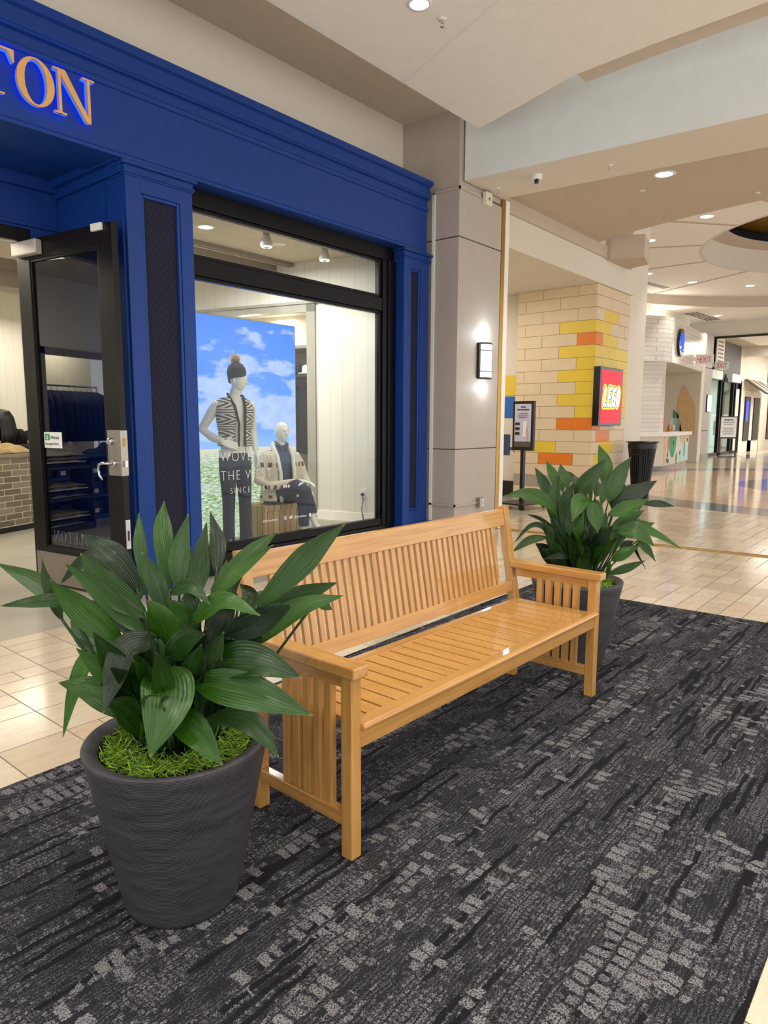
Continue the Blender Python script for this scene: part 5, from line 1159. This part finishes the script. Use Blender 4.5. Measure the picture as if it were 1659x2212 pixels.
MB().lathe([(.068, 0), (.068, -.012), (.064, -.014), (.064, -.05), (.058, -.056), (.05, -.058)], n=32).make('housing', 'white_plastic', dc, smooth=True)
MB().lathe([(.05, -.055), (.042, -.08), (.025, -.094), (.004, -.098)], n=28, cap=False).make('bubble', 'glass', dc, smooth=True)
MB().lathe([(.022, -.094), (.024, -.055)], (-.018, -.012, 0), 16).lathe([(.022, -.09), (.024, -.055)], (.02, .01, 0), 16).make('lens', 'screen_black', dc)
for k, (a, r) in enumerate(((146, 4.8), (124.5, 5.05), (103.5, 5.3), (84, 5.42), (62.5, 5.42), (42, 5.45), (163, 4.6))):
    lab = 'recessed round rotunda light, '+('just past the taupe ceiling edge at right', 'beside the dropped ceiling box, upper one', 'beside the dropped ceiling box, lower one', 'above the slotted vent', 'between the two ceiling seams', 'furthest right below the opening', 'behind the taupe ceiling edge, nearest')[k]
    downlight(CX+r*math.cos(R(a)), CY+r*math.sin(R(a)), 5.4, .12, 'lit_white', lab, pw=70, col=NEUT, ang=85)
downlight(26.5, 6.95, 5.15, .13, 'lit_white', 'recessed light beyond the rotunda above the tiled kiosk', pw=50, col=NEUT)
def vent(p, q, w, n, label):
    v = empty('ceiling_vent', p, 0, label, 'vent'); d = Vector(q)-Vector(p); s = Vector((d.y, -d.x, 0)).normalized()
    MB().bar((0, 0, .0), d, w, .008).make('plate', 'paint_cream', v); m = MB()
    for k in range(n):
        o = s*((k-(n-1)/2)*w/n); m.bar(o+Vector((0, 0, -.006)), d+o+Vector((0, 0, -.006)), w/n*.45, .006)
    m.make('slots', 'column_joint', v)
vent((25.2, 7.5, 5.145), (27.5, 7.35, 5.145), .5, 4, 'long slotted air vent in the ceiling beyond the rotunda'); vent((19.2, 7.55, 5.395), (21.6, 7.15, 5.395), .22, 3, 'slotted air vent at the rotunda edge above the kiosk')

# ================================================================== TOY SHOP CORNER
tw = empty('tiled_corner_wall', (0, 0, 0), 0, 'cream block tiled corner wall with yellow and orange blocks', 'wall')
tw['kind'] = 'structure'
RH = .212
rows = [(3.81, 3.637)]+[(3.637-RH*k, 3.637-RH*(k+1)) for k in range(17)]; rows = [r for r in rows if r[1] > .0]
groups = {'c': MB(), 'y': MB(), 'o': MB(), 'g': MB()}
left_col = {3: 'y', 4: 'o', 5: 'y', 6: 'y', 7: 'y', 8: 'y', 9: 'y', 10: 'y', 11: 'o'}
right_x = {2: [(12.12, 12.76, 'y')], 3: [(11.76, 12.42, 'y')], 4: [(11.76, 12.08, 'o'), (12.08, 12.74, 'y')], 5: [(11.76, 12.42, 'y'), (12.42, 13.27, 'y')], 6: [(11.76, 12.08, 'y'), (12.08, 12.74, 'y'), (12.74, 13.27, 'y')],
           7: [(11.76, 12.42, 'y'), (12.42, 13.27, 'y')], 8: [(11.76, 12.08, 'y'), (12.08, 12.74, 'y'), (12.74, 13.27, 'y')], 9: [(11.76, 12.42, 'y'), (12.42, 13.27, 'y')], 10: [(11.76, 12.08, 'y'), (12.08, 13.27, 'y')], 11: [(11.76, 12.1, 'o')], 12: [(11.95, 12.55, 'o')], 13: [(12.1, 12.76, 'y')], 14: [(11.9, 12.4, 'y')]}
gp = .004
for i, (zt, zb) in enumerate(rows):
    y = 5.05; first = True
    while y < 6.56:
        ln = (.34 if i % 2 == 0 else .68) if first else .68; y1 = min(y+ln, 6.58); c = 'c'
        if first and i in left_col: c = left_col[i]
        if i == 13 and not first and y < 6: c = 'y'
        if i == 14 and not first and y < 5.6: c = 'o'
        if i == 16 and (first or y < 6.3): c = 'g'
        if i == 17 and first: c = 'g'
        groups[c].box(11.76, 11.80, y+gp, y1-gp, zb+gp, zt-gp); y = y1; first = False
    cells = []; x = 11.76
    for a, b, c in sorted(right_x.get(i, [])):
        if a > x+.02: cells.append((x, a, 'c'))
        cells.append((a, b, c)); x = b
    while x < 13.25: cells.append((x, min(x+.66, 13.27), 'g' if i == 16 else 'c')); x += .66
    for a, b, c in cells: groups[c].box(max(a, 11.805)+gp if a > 11.77 else 11.764, b-gp, 5.05, 5.09, zb+gp, zt-gp)
M['tile_cream'] = plain('cream wall block', '#dcc5a4', .45, var=.03); M['tile_grey'] = plain('grey wall block', '#a89c8c', .45); M['grout'] = plain('tan grout', '#a8947a', .8)
for k, (nm, mt) in {'c': ('cream_tiles', 'tile_cream'), 'y': ('yellow_tiles', 'yellow'), 'o': ('orange_tiles', 'orange'), 'g': ('grey_tiles', 'tile_grey')}.items(): groups[k].make(nm, mt, tw)
MB().box(11.768, 12.0, 5.058, 6.575, -.05, 3.81).box(11.79, 13.27, 5.058, 5.3, -.05, 3.81).make('grout', 'grout', tw)
# red shop screen with rounded letters
scn = empty('shop_screen', (12.22, 4.99, 1.895), 0, 'black framed red lit screen with rounded white toy brick shop logo', 'screen')
part_box('bezel', 'screen_black', scn, -.52, .52, -.08, .04, -.51, .51, bevel=.006)
M['lit_red'] = glow('red screen', '#e0102c', .5); M['lit_yellow'] = glow('yellow logo outline', '#ffe23a', .55); M['lit_logo'] = glow('white logo face', '#c9f6ff', .6)
part_box('screen_face', 'lit_red', scn, -.46, .46, -.084, -.081, -.46, .46)
def strokes(ch):
    return {'L': [[(0, 1), (0, 0), (.5, 0)]], 'E': [[(.5, 1), (0, 1), (0, 0), (.5, 0)], [(0, .5), (.42, .5)]], 'G': [[(.55, .95), (.2, 1), (0, .75), (0, .25), (.2, 0), (.55, .05), (.55, .45), (.32, .45)]], 'O': [[(.3, 1), (.05, .8), (.05, .2), (.3, 0), (.52, .2), (.52, .8), (.3, 1)]]}[ch]
def blob(m, p, q, w_, y0, y1):
    dx, dz = q[0]-p[0], q[1]-p[1]; L_ = math.hypot(dx, dz); a0 = math.atan2(dz, dx); pts = []
    for i in range(9): a = a0+math.pi/2+math.pi*i/8; pts.append((p[0]+w_*math.cos(a), p[1]+w_*math.sin(a)))
    for i in range(9): a = a0-math.pi/2+math.pi*i/8; pts.append((q[0]+w_*math.cos(a), q[1]+w_*math.sin(a)))
    m.xprism(pts, 'y', y0, y1)
for nm, mt, w_, y0 in (('logo_outline', 'lit_yellow', .078, -.0855), ('logo_inner_outline', 'screen_black', .052, -.087), ('logo_letters', 'lit_logo', .034, -.0885)):  # logo layers: yellow outline, black inner outline, white letter faces
    m = MB(); j = 0
    for li, ch in enumerate('LEGO'):
        for st_ in strokes(ch):
            for a, b in zip(st_, st_[1:]):
                tr = lambda p: (-.345+li*.187+p[0]*.19+p[1]*.05, -.15+p[1]*.29)
                blob(m, tr(a), tr(b), w_, y0-.0002*(j % 5), y0+.0003); j += 1
    m.make(nm, mt, scn)
# lit side panel graphics inside the toy shop
gp_ = empty('wall_graphics', (11.945, 0, 0), 0, 'yellow and blue printed shapes on the pale toy shop wall', 'wall print')
part_box('yellow_shape', 'yellow', gp_, -.004, 0, 6.66, 7.0, 1.95, 2.33); part_box('blue_shape', 'pal_blue', gp_, -.004, 0, 6.7, 7.0, 1.52, 1.93); part_box('dark_shape', 'denim_shirt', gp_, -.004, 0, 6.78, 7.1, .8, 1.2)
MB().tube([(-.002, 6.6, .93), (-.002, 6.68, 1.0), (-.002, 6.7, .93), (-.002, 6.68, .87), (-.002, 6.6, .90)], .015, 6).bar((-.002, 6.68, .93), (-.002, 6.8, .93), .01, .05).make('tool_shape', 'denim_shirt', gp_)
# sign stand on casters
ss = empty('sign_stand', (10.42, 5.66, 0), R(-8), 'black framed poster sign on a post with wheeled base in front of the tiled corner', 'sign')
part_box('base_plate', 'black_metal', ss, -.33, .33, -.28, .28, .075, .1, bevel=.004)
for x in (-.29, .29):
    for y in (-.24, .24): w_o = MB().lathe([(.035, -.012), (.035, .012)], (0, 0, 0), 16, ax=Matrix.Rotation(R(90), 3, 'Y')).make('caster', 'dark_plastic', ss, loc=(x, y, .036)); MB().box(-.02, .02, -.015, .015, .02, .045).make('caster_fork', 'black_metal', w_o)
part_box('post', 'black_metal', ss, -.03, .03, -.03, .03, .1, .98)
fr = empty('poster_frame', (0, 0, 0)); bpy.data.objects.remove(fr)
frm = MB().box(-.03, .03, -.21, .21, .97, 1.79).make('poster_frame', 'black_metal', ss, bevel=.004)
M['poster'] = plain('lavender poster', '#c7c3da', .4, var=.08, nscale=2)
part_box('poster', 'poster', frm, -.034, -.03, -.165, .165, 1.08, 1.74)
part_box('poster_footer', 'column_joint', frm, -.036, -.034, -.165, .165, 1.03, 1.12)
m = MB()
for z, h_, wd in ((1.68, .022, .10), (1.635, .022, .24), (1.575, .01, .18), (1.54, .008, .22), (1.51, .008, .16)):
    n_ = int(wd/.03); random.seed(int(z*100))
    m = MB()
    for k in range(n_): m.box(-.0365, -.034, -wd/2+k*wd/n_, -wd/2+(k+.8)*wd/n_, z, z+h_)
    m.make('printed_line', 'dark_plastic', frm)
for z in (1.39, 1.31, 1.23): MB().box(-.0365, -.034, .06, .15, z, z+.045).make('printed_badge', 'dark_plastic', frm)
MB().box(-.038, -.0365, -.09, -.01, 1.2, 1.46).make('poster_phone', 'white_card', frm); MB().tube([(-.036, -.12, 1.12), (-.036, -.09, 1.25), (-.036, -.085, 1.36)], .012, 6, flat=.3).make('poster_hand', 'skin', frm)
# --- litter bin
tb = empty('litter_bin', (13.1, 4.62, 0), 0, 'tall black slatted flared litter bin beside the white column', 'bin')
m = MB(); N = 34
def brad(z): return .15+.095*(z/.95)**1.3
for k in range(N):
    a = 2*math.pi*k/N; rot = Matrix.Rotation(a, 4, 'Z'); pts = [rot @ Vector((brad(z), 0, z)) for z in (.06, .25, .45, .65, .82, .98)]
    for p, q in zip(pts, pts[1:]): m.bar(p, q, .023, .008, up=tuple(rot @ Vector((1, 0, 0))))
m.make('slats', 'trash_black', tb)
MB().lathe([(.14, .0), (.155, .0), (.165, .07), (.15, .07)], n=40, cap=False).lathe([(brad(.97)-.01, .96), (brad(.97)+.012, .96), (brad(.97)+.014, 1.06), (brad(.97)-.01, 1.06)], n=40, cap=False).lathe([(brad(.8)+.004, .83), (brad(.85)+.01, .87)], n=40, cap=False).make('bands', 'trash_black', tb, smooth=False)
MB().lathe([(.14, 1.075), (.29, 1.07), (.30, 1.08), (.29, 1.09), (.14, 1.085)], n=40, cap=False).make('lid_ring', 'trash_black', tb)
MB().lathe([(.13, .03), (.20, .95)], n=30, cap=False).make('liner', 'screen_black', tb)
for k in range(6):
    a = k*R(60); MB().box(.22, .25, -.015, .015, 1.06, 1.08, T=Matrix.Rotation(a, 4, 'Z')).make('lid_post', 'trash_black', tb)

# ================================================================== TILED KIOSK
kk = empty('food_kiosk', (0, 0, 0), 0, 'white tiled food kiosk with round blue lit sign and colourful painted counter', 'kiosk')
V = Vector
c0 = V((21.3, 6.87)); cr_ = V((25.2, 7.3)); cl_ = V((20.1, 7.35)); 
M['kiosk_tile'] = M['white_tile']
m = MB(); hood = [(cl_.x+.0, cl_.y+1.2), (cl_.x-.05, 7.7), (c0.x-.1, c0.y+.1), (c0.x+.3, c0.y), (26.6, 7.35), (26.6, 9.0)]; m.prism(hood, 3.22, 4.52); m.make('tiled_hood', 'kiosk_tile', kk)
m = MB(); m.prism([(21.35, 7.05), (21.9, 7.12), (21.9, 7.6), (20.9, 7.8), (20.7, 7.6)], 1.1, 3.25); m.make('tiled_pier', 'kiosk_tile', kk)
m = MB(); m.prism([(cl_.x, cl_.y+.6), (cl_.x, cl_.y), (c0.x, c0.y), (25.25, 7.32), (25.25, 7.9), (21.5, 7.6)], .14, 1.02); m.make('counter_front', 'paint_cream', kk)
m = MB(); m.prism([(cl_.x-.05, cl_.y+.6), (cl_.x-.05, cl_.y-.06), (c0.x, c0.y-.08), (25.35, 7.24), (25.35, 8.0), (21.5, 7.7)], 1.02, 1.14); m.make('counter_top', 'quartz', kk, bevel=.01)
m = MB(); m.prism([(cl_.x+.03, cl_.y+.6), (cl_.x+.03, cl_.y+.04), (c0.x, c0.y+.05), (25.2, 7.36), (25.2, 7.9), (21.5, 7.6)], -.004, .14); m.make('tiled_plinth', 'grey_terrazzo', kk)
# painted shapes on the counter front (face runs from c0 to (25.25,7.32))
dK = (V((25.25, 7.32))-c0).normalized()
def kpt(s, o=-.006): return c0+dK*s+V((dK.y, -dK.x))*(-o)
def kshape(name, mat, pts, o=.006, zoff=0):
    m = MB(); vs = []
    for oo in (.0, o): vs += [(*(c0+dK*s+V((dK.y, -dK.x))*oo), z) for s, z in pts]
    n = len(pts); m.add(vs, [tuple(range(n)), tuple(range(2*n-1, n-1, -1))]+[(i, (i+1) % n, n+(i+1) % n, n+i) for i in range(n)]); return m.make(name, mat, kk)
ell = lambda cx, cz, a, b, a0=0, a1=360, n=20: [(cx+a*math.cos(R(a0+(a1-a0)*i/n)), cz+b*math.sin(R(a0+(a1-a0)*i/n))) for i in range(n+1 if a1-a0 < 360 else n)]
kshape('painted_shape', 'sand', [(.0, .15), (.35, .2), (.3, .6), (.38, 1.02), (.0, 1.02)], .004)
kshape('painted_shape', 'green', [(.9, 1.0)]+ell(1.3, 1.0, .55, .66, 180, 360)+[(1.9, 1.0)], .004)
kshape('painted_shape', 'sand', [(2.4, 1.0), (2.6, .8), (3.1, .6), (3.6, .95), (3.95, 1.0)], .004)
kshape('painted_shape', 'mint', ell(3.2, .16, .75, .6, 0, 180), .008)
kshape('painted_shape', 'pink', ell(.6, .75, .12, .25), .006); kshape('painted_shape', 'green', ell(1.95, .3, .1, .18), .008); kshape('painted_shape', 'green', ell(3.2, .55, .1, .25), .012)
for s, z in ((.5, .3), (.7, .25), (.55, .45), (1.4, .8), (2.5, .45), (3.7, .85)): kshape('painted_dot', 'dark_plastic', ell(s, z, .04, .07, n=10), .016)
# round sign
sgk = MB().lathe([(.42, -.05), (.42, .05)], n=40, ax=Matrix.Rotation(R(90), 3, 'X')).make('round_sign', 'screen_black', kk, loc=(22.5, 6.93, 3.87), rot=(0, 0, math.atan2(dK.y, dK.x)))
m = MB()
for x0, z0, x1, z1 in ((-.16, .26, -.16, -.12), (-.16, .06, .0, .06), (0, .28, 0, -.1), (.1, .24, .1, -.2), (.1, .24, .24, .24), (.1, .04, .2, .04), (-.2, -.2, .18, -.26)): m.bar((x0, -.055, z0), (x1, -.055, z1), .01, .05, up=(0, 1, 0))
m.make('blue_letters', 'lit_blue', sgk)
# drapery and mural behind the kiosk
struct('wall_mural', MB().box(19.6, 27.5, 9.2, 9.4, 0, 4.2), 'paint_cream')
mu = empty('wall_mural_paint', (0, 9.19, 0), 0, 'teal sand and green painted shapes on the wall behind the kiosk', 'mural')
def msh(mat, pts):
    m = MB(); m.xprism(pts, 'y', 0, .01); m.make('painted_shape', mat, mu)
def wsh(mat, pts):
    m = MB(); m.xprism(pts, 'x', 26.57, 26.59); m.make('painted_shape', mat, mu, loc=(0, -9.19, 0))
wsh('sand', [(8.15, 1.0), (8.15, 2.3), (7.98, 2.8), (7.75, 2.4), (7.55, 2.1), (7.5, 1.0)]); wsh('teal', [(8.3, 1.0), (8.3, 1.9), (8.12, 1.75), (8.0, 1.3), (7.95, 1.0)])
msh('teal', [(20.5, 1.0), (23.4, 1.0), (23.4, 1.6), (20.5, 1.6)]); msh('sand', [(23.9, 1.0), (27.5, 1.0), (27.4, 1.9), (26, 3.0), (24.6, 2.7)]); msh('teal', [(22.4, 1.7), (22.9, 1.7), (23.1, 2.3), (22.3, 2.3)]); msh('green', ell(23.4, 2.75, .4, .35)); msh('teal', [(24.6, 1.1), (25.2, 1.1), (25, 1.8)])
struct('wall_kiosk_back', MB().box(26.6, 27.0, 7.4, 9.4, 0, 4.6).box(22.0, 26.6, 7.9, 8.2, 4.52, 5.15), 'paint_cream')
co = empty('condiment_stand', (24.6, 7.6, 1.14), 0, 'clear guard and small jars standing on the kiosk counter', 'guard')
part_box('guard_panel', 'glass', co, -.5, .5, -.01, .01, 0.002, .45)
for k in range(3): MB().lathe([(.06, .0), (.06, .18), (.04, .22)], (-.3+k*.2, .1, 0), 12).make('jar', ('orange', 'red', 'clear_plastic')[k], co, smooth=True)
# ================================================================== FAR CORRIDOR
p2 = empty('column', (27.2, 7.45, 0), 0, 'distant grey panelled column right of the tiled kiosk', 'column')
m = MB(); 
for z0, z1 in ((.25, 1.12), (1.15, 3.42), (3.45, 4.65)): m.box(0, .9, 0, .9, z0, z1)
m.make('panel', 'column_grey', p2, bevel=.004); MB().box(.02, .88, .02, .88, .2, 4.6).make('joint', 'column_joint', p2); MB().box(-.03, .93, -.03, .93, -.004, .25).make('base', 'casing', p2)
sc2 = empty('wall_sconce', (28.3, 7.42, 2.2), 0, 'distant lit wall sconce on the far grey column', 'wall lamp')
MB().prism(half_cyl(.16, 0, 0, ry=.13), -.3, .3).make('diffuser', 'lit_sconce', sc2); part_box('back_plate', 'black_metal', sc2, -.19, .19, -.04, 0, -.32, .32)
sc2.location = (27.75, 7.45, 2.15)
def exit_sign(x, y, z, rz, label, arrow=True):
    e = empty('exit_sign', (x, y, z), rz, label, 'exit sign')
    part_box('panel', 'white_plastic', e, -.28, .28, -.02, .02, -.16, .16, bevel=.004); M.setdefault('lit_red_text', glow('red exit letters', '#c80f22', .15))
    text_mesh('exit_letters', 'EXIT', .27, 'lit_red_text', e, (-.17, -.022, -.10), (R(90), 0, 0), xs=.66, depth=.002)
    if arrow: MB().xprism([(-.25, 0), (-.2, .04), (-.2, -.04)], 'y', -.024, -.021).make('arrow', 'lit_red_text', e)
    part_box('mount', 'white_plastic', e, -.34, -.28, -.02, .02, -.06, .06); return e
exit_sign(25.05, 6.90, 3.55, R(-62), 'white exit sign with red letters projecting beside the tiled kiosk')
exit_sign(31.5, 8.0, 3.8, R(-62), 'second exit sign further away, partly hidden by the far grey column', False)
# storefronts along the far left wall, y = 8.3 .. 8.8
M['far_grey'] = plain('dark grey far wall', '#5f5b5a', .6)
struct('wall_far_left', MB().box(28.1, 29.2, 8.3, 8.9, 0, 4.6).box(28.1, 36.4, 8.4, 8.9, 3.35, 5.0), 'far_grey')
struct('wall_far_left_upper', MB().box(36.4, 62, 8.4, 8.9, 3.0, 5.6), 'paint_cream')
struct('ceiling_corridor', MB().box(28.6, 62, 1.0, 8.9, 5.0, 5.1), 'paint_taupe'); struct('wall_far_end', MB().box(61, 61.3, -7, 9, 0, 5.2), 'paint_cream')
struct('ceiling_corridor_panel', MB().box(31, 36, 4.6, 7.6, 4.96, 5.0).box(38.5, 44, 4.2, 7.6, 4.96, 5.0), 'paint_white')
struct('wall_corridor_beam', MB().box(36.5, 37.2, -3, 8.4, 4.55, 5.0).box(47, 47.6, -3, 8.4, 4.5, 5.0), 'paint_cream')
sf = empty('glass_shopfront', (0, 8.35, 0), 0, 'distant dark framed glass shopfront doors beyond the grey column', 'shopfront')
m = MB()
for x in (29.0, 30.6, 31.0, 32.8, 33.2, 34.9, 35.3, 36.3): m.box(x, x+.14, -.06, .08, .0, 3.4)
m.box(29.0, 36.4, -.06, .08, 3.25, 3.4).box(29, 36.4, -.06, .08, .0, .12).box(29, 31, -.1, .1, .12, .65); m.make('frame', 'black_frame', sf)
part_box('glass', 'glass', sf, 29.1, 36.3, 0, .01, .1, 3.3); part_box('door_pull', 'chrome', sf, 32.0, 32.05, -.12, -.06, .9, 1.5)
part_box('interior_panel', 'mint', sf, 29.0, 36.4, .5, .55, 0, 3.4)
for x in (30.6, 33.8): part_box('header_box', 'paint_bluewhite', sf, x, x+1.6, -.25, .0, 3.25, 3.6)
for x, y0, mt in ((32.2, 3.7, 'paint_cream'), (43.0, 3.6, 'paint_white')):
    b_ = empty('hanging_banner', (x, 8.26, 4.36), 0, 'tall framed poster on the grey wall above the far doors' if x < 40 else 'tall white framed lettered panel high on the far cream wall', 'banner')
    part_box('frame', 'black_metal', b_, -.7, .7, 0, .08, -.75, .75); part_box('sheet', mt, b_, -.6, .6, -.01, 0, -.68, .68)
    m = MB(); 
    for k in range(7): m.box(-.4, .4, -.015, -.01, .45-k*.16, .5-k*.16)
    m.make('print', 'column_joint', b_)
# awnings and windows along the far left wall
aw = None
for k in range(4):
    x = 37.2+k*5.2
    a = empty('striped_awning', (x, 8.33, 3.0), 0, ('nearest of the striped awnings along the far shops', 'second striped awning along the far shops', 'third striped awning along the far shops', 'furthest striped awning along the far shops')[k], 'awning', 'far awnings')
    for s in range(6): MB().xprism([(0, .55), (-.9, -.12), (-.9, -.2), (0, .45)], 'x', s*.6, s*.6+.6).make('stripe', 'column_grey' if s % 2 else 'column_joint', a)
    MB().tube([(0, -.9, -.16), (3.6, -.9, -.16)], .025, 6).make('rod', 'black_metal', a)
    struct('window_%d' % (k+2), MB().box(x+.2, x+1.3, 8.3, 8.42, .55, 2.7).box(x+2.1, x+3.3, 8.3, 8.42, .55, 2.7), 'screen_black')
    struct('wall_far_pier_%d' % k, MB().box(x-1.6, x+.2, 8.35, 8.8, 0, 3.0).box(x+1.3, x+2.1, 8.35, 8.8, 0, 3.0).box(x+3.3, x+3.7, 8.35, 8.8, 0, 3.0).box(x+.2, x+3.3, 8.35, 8.8, 0, .55), 'paint_cream')
    M.setdefault('lit_window', glow('blue lit display', '#3a48e8', .45))
    ls = part_box('lit_display', 'lit_window', None, x+.3, x+.75, 8.27, 8.29, 1.5, 2.5); meta(ls, 'blue lit display panel in the %s far shop window' % ('nearest', 'second', 'third', 'furthest')[k], 'display')
# notice board sign
nb = empty('notice_stand', (31.4, 7.55, 0), R(-38), 'black framed white notice sign standing in front of the far glass doors', 'sign')
m = MB(); m.box(-.42, -.38, -.02, .02, 0, 1.7).box(.38, .42, -.02, .02, 0, 1.7).box(-.42, .42, -.02, .02, 0, .04).box(-.42, .42, -.02, .02, .78, .84).box(-.42, .42, -.02, .02, 1.66, 1.7); m.make('frame', 'black_metal', nb)
nbp = part_box('notice', 'white_card', nb, -.38, .38, -.01, .01, .84, 1.66); m = MB()
random.seed(4)
for k in range(8):
    wd = random.uniform(.2, .3); n_ = 6
    if k == 3: continue
    for j in range(n_): m.box(-wd+j*2*wd/n_, -wd+(j+.8)*2*wd/n_, -.013, -.01, 1.52-k*.08, 1.55-k*.08+(.03 if k == 0 else 0))
m.make('notice_print', 'column_joint', nbp)
pk = empty('pink_notice', (41.5, 6.9, 0), R(-40), 'pale barrier board with pink printed notice at the right edge of the far corridor', 'sign')
part_box('board', 'paint_bluewhite', pk, -.1, 2.4, -.02, .02, .1, 1.9); pn = part_box('pink_sheet', 'pink', pk, .1, 2.2, -.03, -.02, 1.0, 1.8)
m = MB()
for k in range(4): m.lathe([(.08, -.035), (.11, -.035), (.11, -.03)], (.6+k*.2, 0, 1.25), 14, ax=None, cap=False)
for k in range(3): m.box(.5, 1.4, -.034, -.03, 1.45+k*.1, 1.48+k*.1)
m.make('sheet_print', 'red', pn)
mt_ = poly_slab([(30.8, 6.6), (33.5, 7.6), (37, 7.0), (34, 5.6)], -.004, .004).make('door_mat', 'grey_terrazzo'); meta(mt_, 'dark grey mat on the floor of the far corridor', 'mat')
